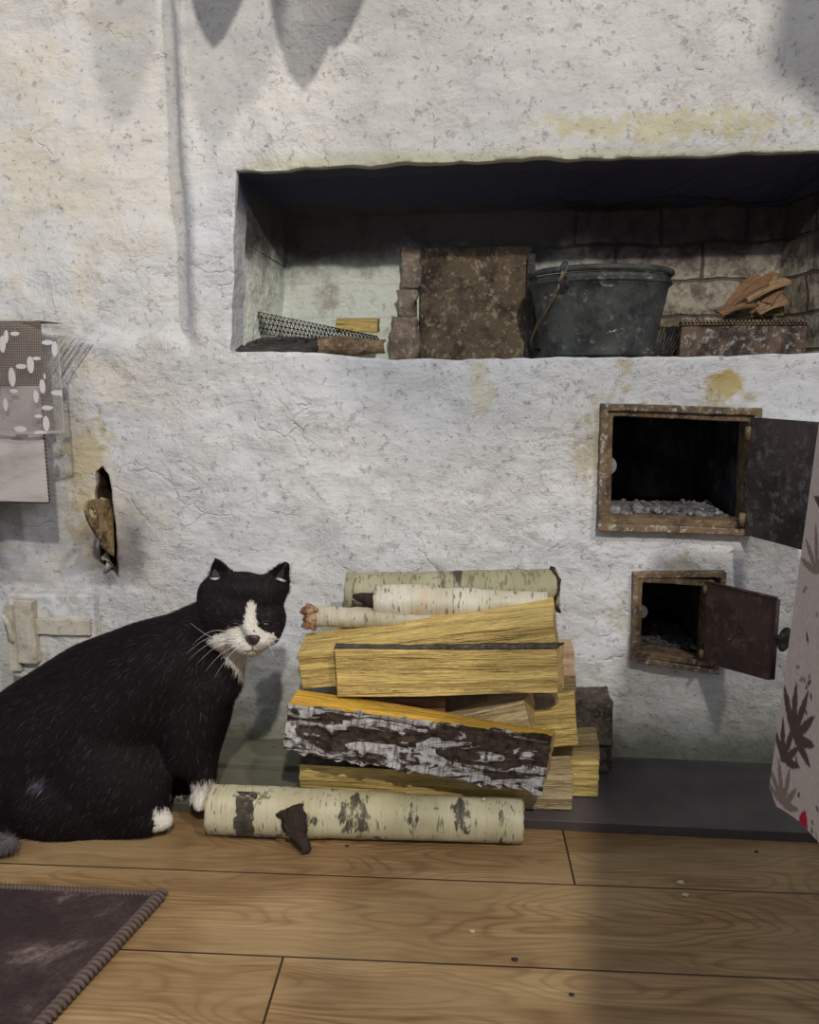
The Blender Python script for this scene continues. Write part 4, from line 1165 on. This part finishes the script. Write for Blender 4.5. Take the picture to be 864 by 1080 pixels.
# ================================================================== UNSEEN SHADOW CASTERS added above the frame (their shadows fall on the wall)
KN = [mat_simple('grey_felt', (.25, .24, .23), .95, .1, sc=90), mat_simple('brown_felt', (.26, .20, .16), .95, .1, sc=90)]
LP = Vector((.30, -.90, 1.93))
def toward(px, py, t):     # point at fraction t on the way from the lamp to a wall point
    w = P(px, py); return LP.lerp(w, t)
bm = bmesh.new(); add_tube(bm, [(-1.2, .95, 1.345), (0, .95, 1.340), (1.2, .95, 1.345)], .002, 6)
tag(bm_obj('caster_cord', bm, mat_simple('cord', (.4, .36, .3), .9)), 'thin unseen cord added above the stove to carry the shadow casters', 'cord')
def hang_caster(tip_px, w, h, m, lean, lab, second=None):  # pointed shape hung out of view to cast a shadow on the wall
    tip = toward(*tip_px, .888); bm = bmesh.new(); N = 20; pts = []
    top = 1.343
    Lh = top-tip.z
    for s in (0, 1):
        for j in range(N+1):
            t = j/N; hw = w*(math.sin(min(1, t*1.9+.0)*PI/2)**.55)*(.80+.2*math.sin(t*PI)) if t > 0 else 0.0005
            for k in range(9):
                u = k/8*2-1
                bm.verts.new((tip.x+lean*t*Lh+u*hw, tip.y+(.95-tip.y)*t+(s-.5)*.008*(1-u*u)**.5, tip.z+t*Lh))
    bm.verts.ensure_lookup_table(); K_ = (N+1)*9
    for j in range(N):
        for k in range(8):
            a = j*9+k
            bm.faces.new([bm.verts[i] for i in (a, a+1, a+10, a+9)]); bm.faces.new([bm.verts[K_+i] for i in (a, a+9, a+10, a+1)])
    bmesh.ops.remove_doubles(bm, verts=bm.verts[:], dist=.0002)
    o = bm_obj('hanging_caster', bm, KN[m], smooth=True); tag(o, lab, 'sock', 'shadow casters above the stove')
hang_caster((320, 98), .047, .2, 0, .06, 'grey pointed shape added on the cord for its shadow, longest of the three above the stove')
hang_caster((353, 56), .040, .2, 1, .10, 'brown pointed shape added on the cord for its shadow, overlapping the longest one')
hang_caster((226, 50), .042, .2, 0, .12, 'short grey shape added on the cord for its shadow, nearest the left wall groove')
# unseen panel added on the right above the frame to throw the upper right shadow
bm = bmesh.new(); c0 = toward(800, 120, .62)
N = 16; g = []
for s in (0, 1):
    for j in range(N+1):
        t = j/N
        for k in range(13):
            u = k/12
            z = c0.z+t*.55
            bm.verts.new((c0.x+.0+u*.42+.015*math.sin(t*3), c0.y+(s-.5)*.05*math.sin(u*PI)**.5+.012*math.sin(u*17), z-(.03*math.exp(-(u/.08)**2)*-1 if t == 0 else 0)))
bm.verts.ensure_lookup_table(); K_ = (N+1)*13
for j in range(N):
    for k in range(12):
        a = j*13+k
        bm.faces.new([bm.verts[i] for i in (a, a+1, a+14, a+13)]); bm.faces.new([bm.verts[K_+i] for i in (a, a+13, a+14, a+1)])
bmesh.ops.remove_doubles(bm, verts=bm.verts[:], dist=.0002)
tag(bm_obj('shading_panel', bm, KN[1], smooth=True), 'thick brown unseen panel added high at the right to shade the wall', 'towel')
bm = bmesh.new(); add_tube(bm, [(c0.x-.1, c0.y, c0.z+.545), (1.6, c0.y, c0.z+.545)], .008, 8)
tag(bm_obj('caster_rail', bm, TW), 'wooden rail added above the frame to carry the shading panel', 'rail')

# ================================================================== CAT
cat = empty('cat', (P(110, 890, 1.0).x, 1.0, 0)); tag(cat, 'black and white cat sitting on the floor beside the firewood, head turned to the viewer', 'cat')
parts = []
def ell(px, py, Y, rx, rz, ry, rot=0):
    c = P(px, py, Y); k = mpp(Y, c.z); parts.append((c, rx*k, ry, rz*k, rot))
def cap(p0, p1, n=8, pw=1):
    """p = (px,py,Y,r px, ry m)"""
    for i in range(n+1):
        t = i/n; q = [a+(b-a)*t for a, b in zip(p0, p1)]
        ell(q[0], q[1], q[2], q[3], q[3], q[4])
# trunk along the back
cap((18, 822, 1.01, 74, .098), (58, 788, 1.01, 84, .104))
cap((58, 788, 1.01, 84, .104), (112, 752, 1.01, 82, .098))
cap((112, 752, 1.01, 82, .098), (160, 718, 1.00, 66, .084))
cap((160, 718, 1.00, 66, .084), (192, 696, .99, 51, .070))
cap((192, 696, .99, 51, .070), (232, 664, .985, 38, .052))
# chest down to the forelegs
cap((205, 700, .99, 48, .066), (207, 748, .985, 38, .060))
cap((207, 748, .985, 38, .060), (203, 785, .985, 30, .055))
cap((244, 690, .965, 17, .026), (238, 724, .965, 18, .03))
cap((230, 712, .97, 24, .04), (214, 762, .975, 24, .045))
# haunch
ell(112, 812, .955, 72, 70, .055, 0); ell(128, 826, .942, 56, 54, .045); ell(70, 838, .955, 70, 56, .06)
cap((45, 852, .97, 50, .06), (140, 852, .955, 32, .045))
cap((128, 848, .94, 34, .036), (158, 860, .935, 20, .026))
ell(30, 862, .99, 60, 34, .10)
# hind foot
cap((140, 868, .928, 14, .020), (172, 866, .928, 11.5, .016), 6)
ell(177, 866, .926, 9, 10, .014)
# near foreleg and paw
cap((207, 765, .962, 23, .030), (213, 812, .968, 17, .022)); cap((213, 812, .968, 17, .022), (214, 838, .972, 13.5, .018), 5)
cap((213, 840, .970, 13, .016), (211, 848, .952, 11, .013), 4)
# far foreleg
cap((192, 775, 1.025, 22, .026), (190, 825, 1.03, 14, .018)); cap((190, 825, 1.03, 14, .018), (186, 843, 1.02, 10, .015), 4)
ell(191, 846, 1.005, 11, 8, .018)
# tail lying on the floor, curling out of frame and back in front
tp = [(-60, 868, 1.02, 20, .024), (-84, 876, .95, 18, .022), (-60, 884, .88, 16, .019), (-20, 890, .865, 14, .017), (12, 890, .868, 11, .013)]
for a, b in zip(tp, tp[1:]): cap(a, b, 8)
# head
ell(253, 645, .968, 46, 40, .050); ell(254, 632, .970, 42, 29, .042)
ell(232, 627, .972, 24, 22, .034); ell(280, 627, .966, 22, 21, .034)
ell(226, 660, .962, 26, 23, .034); ell(281, 654, .955, 21, 23, .032)
ell(256, 625, .953, 30, 17, .026)
cap((258, 645, .935, 11, .012), (266, 666, .910, 8.5, .012), 6)        # bridge of the nose
ell(253, 676, .919, 14, 10.5, .015); ell(277, 675, .914, 13, 10.5, .015)   # whisker pads
ell(237, 673, .938, 19, 13, .022); ell(287, 670, .935, 10, 11, .018)
ell(265, 680, .924, 19, 11, .022); ell(266, 688, .922, 10, 6, .011)
bm = bmesh.new()
for c, rx, ry, rz, rot in parts:
    q = bmesh.ops.create_icosphere(bm, subdivisions=3, radius=1)
    for v in q['verts']: v.co = c+Vector((v.co.x*rx, v.co.y*ry, v.co.z*rz))
def ear(base_l, base_r, tip, Yb, Yt, th, bow):
    """a cupped triangular ear as a solid"""
    L_, R_, T_ = P(*base_l, Yb), P(*base_r, Yb), P(*tip, Yt); N = 12; v = []
    for s in (0, 1):
        for j in range(N+1):
            t = j/N
            for k in range(9):
                u = k/8
                f_ = (1-t)*.55+.45*(1-t**2.4)**.7 if t < 1 else .0
                p = ((L_+R_)/2).lerp(T_, t)+(R_-L_)*(u-.5)*f_
                p.y += bow*math.sin(u*PI)*(1-t*.8) + s*th*(1-.5*t)
                v.append(bm.verts.new(p))
    K_ = (N+1)*9
    for j in range(N):
        for k in range(8):
            a = j*9+k; bm.faces.new([v[i] for i in (a, a+1, a+10, a+9)]); bm.faces.new([v[K_+i] for i in (a, a+9, a+10, a+1)])
    for j in range(N):
        for k in (0, 8):
            a = j*9+k; bm.faces.new([v[i] for i in (a, a+9, K_+a+9, K_+a)])
    for k in range(8):
        bm.faces.new([v[i] for i in (k, K_+k, K_+k+1, k+1)])
        a = N*9+k; bm.faces.new([v[i] for i in (a, a+1, K_+a+1, K_+a)])
ear((215, 628), (246, 609), (224, 586), .966, .956, .0095, .013)
ear((277, 610), (304, 630), (305, 588), .961, .951, .0095, .013)
bmesh.ops.recalc_face_normals(bm, faces=bm.faces[:])
me = bpy.data.meshes.new('b'); bm.to_mesh(me); bm.free()
body = link(bpy.data.objects.new('cat_body', me))
md = body.modifiers.new('r', 'REMESH'); md.mode = 'VOXEL'; md.voxel_size = .0030; md.adaptivity = 0
baked(body)
# smooth, but keep the face and ears crisp
co = np.empty(len(body.data.vertices)*3); body.data.vertices.foreach_get('co', co); co = co.reshape(-1, 3)
ed = np.empty(len(body.data.edges)*2, int); body.data.edges.foreach_get('vertices', ed); ed = ed.reshape(-1, 2)
headc = np.array(P(254, 640, .95)); dh = np.linalg.norm(co-headc, axis=1); wsm = np.clip((dh-.05)/.03, .0, 1.)
deg = np.bincount(ed.ravel(), minlength=len(co))[:, None]
def smooth_pass(co, w, it, lam=.5):
    for _ in range(it):
        s = np.zeros_like(co); np.add.at(s, ed[:, 0], co[ed[:, 1]]); np.add.at(s, ed[:, 1], co[ed[:, 0]])
        co = co+(s/deg-co)*lam*w[:, None]
    return co
co = smooth_pass(co, wsm, 36); earw = np.clip((co[:, 2]-P(254, 606, .955).z)/.006, 0, 1); co = smooth_pass(co, 1-earw*.75, 7)
co[:, 2] = np.maximum(co[:, 2], np.where(co[:, 1] > 1.091, .0225, np.where(co[:, 1] > .988, .0145, .0012)))
body.data.vertices.foreach_set('co', co.ravel()); body.data.update()
body.data.polygons.foreach_set('use_smooth', [True]*len(body.data.polygons))
# coat colours by place on the body
cam_r = np.array((math.cos(YAW), math.sin(YAW), 0)); cam_u = np.array((-math.sin(YAW)*math.sin(PITCH), math.cos(YAW)*math.sin(PITCH), math.cos(PITCH))); cam_f = np.array(ray(432, 540))
def px_of(co):
    d = co-np.array((0, 0, H)); w = d@cam_f
    return 432+F*(d@cam_r)/w, 540-F*(d@cam_u)/w
def poly_in(px, py, poly):
    ins = np.zeros(len(px), bool); n = len(poly)
    for i in range(n):
        x0, y0 = poly[i]; x1, y1 = poly[(i+1) % n]
        c = ((y0 > py) != (y1 > py)) & (px < (x1-x0)*(py-y0)/((y1-y0) or 1e-9)+x0); ins ^= c
    return ins
def coat(co, nrm):
    px, py = px_of(co)
    jx = np.array([noise.noise(Vector(c)*170) for c in co])*2.0; px = px+jx; py = py+jx*.7
    col = np.tile(np.array((.0115, .0085, .0095)), (len(co), 1))
    br = np.array([noise.noise(Vector(c)*22) for c in co]); col *= (1+.35*br)[:, None]
    white = np.array((.62, .58, .52))
    front = co[:, 1] < .968
    blaze = poly_in(px, py, [(259, 644), (262, 636), (266, 634), (270, 640), (270, 650), (273, 664), (258, 664), (258, 655)]) & front
    muz = poly_in(px, py, [(257, 659), (247, 661), (238, 666), (228, 672), (219, 675), (223, 682), (236, 690), (243, 700), (251, 712), (261, 725), (268, 716), (275, 702), (279, 690), (287, 684), (292, 673), (288, 668), (280, 667), (273, 662), (268, 665)]) & (co[:, 1] < .985)
    foot = (px > 163+2*jx) & (px < 192) & (py > 851) & (co[:, 1] < .955)
    paw = (py > 823-(px-214)*.15) & (px > 203) & (px < 246) & (co[:, 1] < 1.0)
    paw2 = (py > 838) & (px > 176) & (px < 203) & (co[:, 1] > .985)
    inner = poly_in(px, py, [(178, 838), (184, 832), (186, 852), (180, 856)]) & (co[:, 1] < .95)
    for mk in (blaze, muz, foot, paw, paw2, inner): col[mk] = white
    # greyish tail tip
    tipm = (px < 22) & (py > 880) & (co[:, 1] < .90); col[tipm] = (.10, .085, .085)
    patch = ((px-42)**2+(py-826)**2 < 60); col[patch] = (.05, .045, .06)
    return col
vn = np.empty(len(co)*3); body.data.vertices.foreach_get('normal', vn); vn = vn.reshape(-1, 3)
ccol = coat(co, vn)
ca = body.data.color_attributes.new('Col', 'FLOAT_COLOR', 'POINT'); ca.data.foreach_set('color', np.hstack([ccol, np.ones((len(co), 1))]).astype(np.float32).ravel())
FURM = mat_attr('cat_coat', .85, .12)
FURH = mat_attr('cat_fur', .7, .15)
body.data.materials.clear(); body.data.materials.append(FURM)
relparent(body, cat)
# short lying fur
tri = np.array([p.vertices[:3] for p in body.data.polygons]+[(p.vertices[0], p.vertices[2], p.vertices[3]) for p in body.data.polygons if len(p.vertices) == 4])
A3, B3, C3 = co[tri[:, 0]], co[tri[:, 1]], co[tri[:, 2]]
area = np.linalg.norm(np.cross(B3-A3, C3-A3), axis=1)/2
ctr = (A3+B3+C3)/3
NF = 90000
wgt = area*np.where(ctr[:, 1] < 1.06, 1., .35)*np.where(np.linalg.norm(ctr-headc, axis=1) < .075, 2.2, 1.)
pick = rng.choice(len(tri), NF, p=wgt/wgt.sum()); r1, r2 = rng.random(NF), rng.random(NF); sw = r1+r2 > 1; r1[sw] = 1-r1[sw]; r2[sw] = 1-r2[sw]
root = A3[pick]+(B3-A3)[pick]*r1[:, None]+(C3-A3)[pick]*r2[:, None]
nr = np.cross(B3-A3, C3-A3)[pick]; nr /= np.linalg.norm(nr, axis=1)[:, None]+1e-12
vnp = vn[tri[pick, 0]]; nr = np.where((nr*vnp).sum(1)[:, None] < 0, -nr, nr)
rc_ = ccol[tri[pick, 0]]
nose_p = np.array(P(267, 672, .90)); isH = np.linalg.norm(root-headc, axis=1) < .078
comb = np.tile(np.array((-.55, .0, -.85)), (NF, 1))
legm = (px_of(root)[0] > 196) & (px_of(root)[1] > 740); comb[legm] = (-.1, 0, -1)
comb[isH] = (root-nose_p)[isH]/np.linalg.norm((root-nose_p)[isH], axis=1)[:, None]
chest = isH & (root[:, 2] < P(260, 684, .93).z); comb[chest] = (.0, -.1, -1)
comb = comb+rng.normal(0, .22, (NF, 3)); comb -= nr*(comb*nr).sum(1)[:, None]; comb /= np.linalg.norm(comb, axis=1)[:, None]+1e-9
ln = np.where(isH, rng.uniform(.004, .008, NF), rng.uniform(.008, .014, NF))
ear_m = root[:, 2] > P(254, 604, .955).z; ln[ear_m & isH] = .003
face = isH & (np.linalg.norm(root-nose_p, axis=1) < .035); ln[face] = rng.uniform(.002, .0045, face.sum())
paws = (root[:, 2] < .045) & (rc_[:, 0] > .3); ln[paws] = .0035
lift = .30
side = np.cross(comb, nr); wd = np.where(isH, .00028, .00040)[:, None]
p0a = root+side*wd; p0b = root-side*wd
midp = root+comb*(ln*.55)[:, None]+nr*(ln*lift*.6)[:, None]; p1a = midp+side*wd*.7; p1b = midp-side*wd*.7
tip = root+comb*ln[:, None]+nr*(ln*lift*.55)[:, None]
VV = np.stack([p0a, p0b, p1a, p1b, tip], 1).reshape(-1, 3); VV[:, 2] = np.maximum(VV[:, 2], .0008)
base = np.arange(NF)*5
me = bpy.data.meshes.new('fur')
quads = np.stack([base, base+1, base+3, base+2], 1); tris = np.stack([base+2, base+3, base+4], 1)
loops = np.concatenate([quads.ravel(), tris.ravel()]); me.vertices.add(len(VV)); me.vertices.foreach_set('co', VV.ravel())
me.loops.add(len(loops)); me.loops.foreach_set('vertex_index', loops.astype(np.int32))
st = np.concatenate([np.arange(NF)*4, NF*4+np.arange(NF)*3]).astype(np.int32)
me.polygons.add(2*NF); me.polygons.foreach_set('loop_start', st); me.update(calc_edges=True); me.validate()
ca = me.color_attributes.new('Col', 'FLOAT_COLOR', 'POINT')
jit = rng.uniform(.6, 1.25, NF); dk = rc_[:, 0] < .1; jit = np.where(dk & (rng.random(NF) < .05), jit*4.5, jit); hc = np.repeat(np.hstack([rc_*jit[:, None], np.ones((NF, 1))]), 5, axis=0)
ca.data.foreach_set('color', hc.astype(np.float32).ravel()); me.materials.append(FURH)
fur = link(bpy.data.objects.new('fur', me)); relparent(fur, cat); fur['kind'] = 'stuff'
# nose, mouth, eyes, ears, whiskers
bv_ = BVHTree.FromPolygons([tuple(c) for c in co], [tuple(p.vertices) for p in body.data.polygons])
def on_face(px, py, out=.0):
    d = Vector(ray(px, py)).normalized(); h = bv_.ray_cast(Vector((0, 0, H)), d)
    if h[0] is None:
        q = Vector((0, 0, H))+d*(.96/d.y); h = bv_.find_nearest(q)
    return h[0]-d*out, h[1]
def patch_on(name, pts, mat, out, th=.002, parent=cat):
    """a small shaped pad lying on the face"""
    bm = bmesh.new(); cx = sum(p[0] for p in pts)/len(pts); cy = sum(p[1] for p in pts)/len(pts)
    rings = []
    for s, o_ in ((1., -.0006), (.85, out*.7), (.5, out), (.12, out*1.05)):
        rings.append([bm.verts.new(on_face(cx+(x-cx)*s, cy+(y-cy)*s, o_)[0]) for x, y in pts])
    n = len(pts)
    for a, b in zip(rings, rings[1:]):
        for k in range(n): bm.faces.new((a[k], a[(k+1) % n], b[(k+1) % n], b[k]))
    bm.faces.new(rings[-1]); o = bm_obj(name, bm, mat, smooth=True); return relparent(o, parent)
def smooth_poly(pts, n=3):
    for _ in range(n):
        q = []
        for i in range(len(pts)):
            a, b = pts[i], pts[(i+1) % len(pts)]
            q += [(a[0]*.75+b[0]*.25, a[1]*.75+b[1]*.25), (a[0]*.25+b[0]*.75, a[1]*.25+b[1]*.75)]
        pts = q
    return pts
NOSE = mat_simple('dark_nose', (.05, .028, .030), .45, .5, sc=200, bump=.0003)
patch_on('nose', smooth_poly([(257.5, 670.5), (266, 669), (275.5, 670.5), (274, 676), (270, 681), (263, 680.5), (259, 676)], 2), NOSE, .004)
EYE = mat_simple('squinting_eye', (.10, .095, .05), .15, .8, sc=200, bump=0)
for ex, ey, s in ((249, 657, 1), (280.5, 658.5, -1)):
    patch_on('eye', smooth_poly([(ex-6, ey+.5*s), (ex-1, ey-1.7), (ex+6, ey+1.5*s), (ex+1, ey+1.8)], 2), EYE, .0022)
    bm = bmesh.new(); add_tube(bm, [on_face(ex-7+14*t, ey-2.6*math.sin(t*PI)+s*1.2*(t-.2), .0022)[0] for t in np.linspace(0, 1, 9)], [.0006, .0012, .0016, .0018, .0018, .0018, .0016, .0012, .0006], 6)
    relparent(bm_obj('eyelid', bm, mat_simple('black_lid', (.012, .010, .011), .7), smooth=True), cat)
bm = bmesh.new()
add_tube(bm, [on_face(266.5, 681, .0016)[0], on_face(266.5, 685, .0012)[0]], .0006, 5)
add_tube(bm, [on_face(266.5-9*t, 685+2.2*math.sin(t*2.5)-.5*t, .0010)[0] for t in np.linspace(0, 1, 7)], .0006, 5)
add_tube(bm, [on_face(266.5+8*t, 685+2.2*math.sin(t*2.5)-.5*t, .0010)[0] for t in np.linspace(0, 1, 7)], .0006, 5)
relparent(bm_obj('mouth', bm, NOSE), cat)
INE = mat_simple('inner_ear_skin', (.06, .045, .05), .8, .2, sc=120)
for q in ([(222, 611), (225, 597), (234, 608)], [(289, 608), (301, 597), (300, 613)]):
    patch_on('inner_ear', smooth_poly(q, 2), INE, .0012)
WH = mat_simple('white_hair', (.80, .80, .82), .4, .4, bump=0)
for tuft in ((((221, 609.5), (227, 610), (232, 609)), ((222, 611), (227, 611.2), (231, 610.5))), (((292, 609), (297, 611), (302, 613)), ((291, 610.5), (296, 612), (300, 614)))):
    bm = bmesh.new()
    for (a, b, c_) in tuft: add_tube(bm, [on_face(*a, .004)[0], on_face(*b, .006)[0], on_face(*c_, .004)[0]], [.0003, .0007, .0003], 5)
    relparent(bm_obj('ear_tuft', bm, WH), cat)
def whisk(r, t, drop, out):
    p0 = on_face(*r, .0)[0]; p2 = P(t[0], t[1], p0.y-out); pts = []
    for k in range(11):
        u = k/10; p = p0.lerp(p2, u); p.z += drop*math.sin(u*PI); pts.append(p)
    bm = bmesh.new(); add_tube(bm, pts, [.00028*(1-.75*k/10) for k in range(11)], 5)
    relparent(bm_obj('whisker', bm, WH), cat)
for r, t, d in (((250, 674), (196, 690), .012), ((249, 676), (199, 696), .010), ((251, 678), (207, 701), .009), ((252, 680), (216, 709), .006), ((250, 672), (203, 680), .013), ((253, 681), (226, 715), .004), ((248, 671), (201, 657), -.010)):
    whisk(r, t, d, .012)
for r, t, d in (((281, 675), (296, 686), .004), ((282, 673), (303, 681), .004), ((281, 677), (290, 694), .003)):
    whisk(r, t, d, .008)

# ================================================================== crumbs on the floor
CR = [mat_simple('pale_wood_crumb', (.60, .52, .38), .8), mat_simple('dark_crumb', (.04, .03, .025), .9)]
crumbs = [((718, 932), .0035, 0, 'pale curled wood shaving on the shaded floor, nearer the hearth'), ((723, 945), .003, 0, 'pale wood crumb on the shaded floor just in front of the curled shaving'), ((543, 1013), .0028, 1, 'dark crumb on the floor left of the shadow edge'), ((366, 893), .002, 1, 'dark crumb just in front of the round birch log'),
          ((603, 1050), .0022, 1, 'dark crumb nearest the viewer beside the shadow edge'), ((498, 983), .0022, 0, 'pale crumb on the lit board in front of the stack'), ((345, 882), .0035, 0, 'pale bark flake by the dark branch stub'), ((537, 879), .0025, 0, 'pale flake under the right end of the round birch log'), ((798, 899), .002, 1, 'dark crumb on the shaded board near the hearth edge')]
for k, (p, r_, mi_, lab) in enumerate(crumbs):
    bm = bmesh.new(); bmesh.ops.create_icosphere(bm, subdivisions=2, radius=1); c = PZ(*p, 0)
    for v in bm.verts:
        d = 1+.5*noise.noise(v.co*1.8+Vector((k*5, 0, 0))); v.co = Vector((v.co.x*r_*d*1.3, v.co.y*r_*d*.8, max(0, v.co.z*r_*.6*d+r_*.5)))
    o = bm_obj('wood_crumb', bm, CR[mi_]); o.location = (c.x, c.y, .0002); tag(o, lab, 'crumb', 'crumbs on the floor')

# ================================================================== LIGHT
def lamp(name, loc, power, col, r):
    l = bpy.data.lights.new(name, 'POINT'); l.energy = power; l.color = col; l.shadow_soft_size = r
    o = link(bpy.data.objects.new(name, l)); o.location = loc; return o
lamp('lamp_main', LP, 126, (1, .945, .86), .035)
lamp('lamp_second', (.95, -.45, 2.15), 82, (1, .93, .84), .05)
w = bpy.data.worlds.new('room_light'); S.world = w; w.use_nodes = True
w.node_tree.nodes['Background'].inputs[0].default_value = (.80, .88, 1, 1); w.node_tree.nodes['Background'].inputs[1].default_value = .46

# ================================================================== CAMERA
cd = bpy.data.cameras.new('camera'); cam = link(bpy.data.objects.new('camera', cd)); cam.location = (0, 0, H)
cam.rotation_euler = (PI/2-PITCH, 0, YAW); cd.sensor_fit = 'HORIZONTAL'; cd.sensor_width = 36; cd.lens = 36*F/864; cd.clip_start = .01
S.camera = cam
S.view_settings.view_transform = 'Standard'; S.view_settings.look = 'None'; S.view_settings.gamma = 1; S.view_settings.use_curve_mapping = False
S.view_settings.exposure = .12
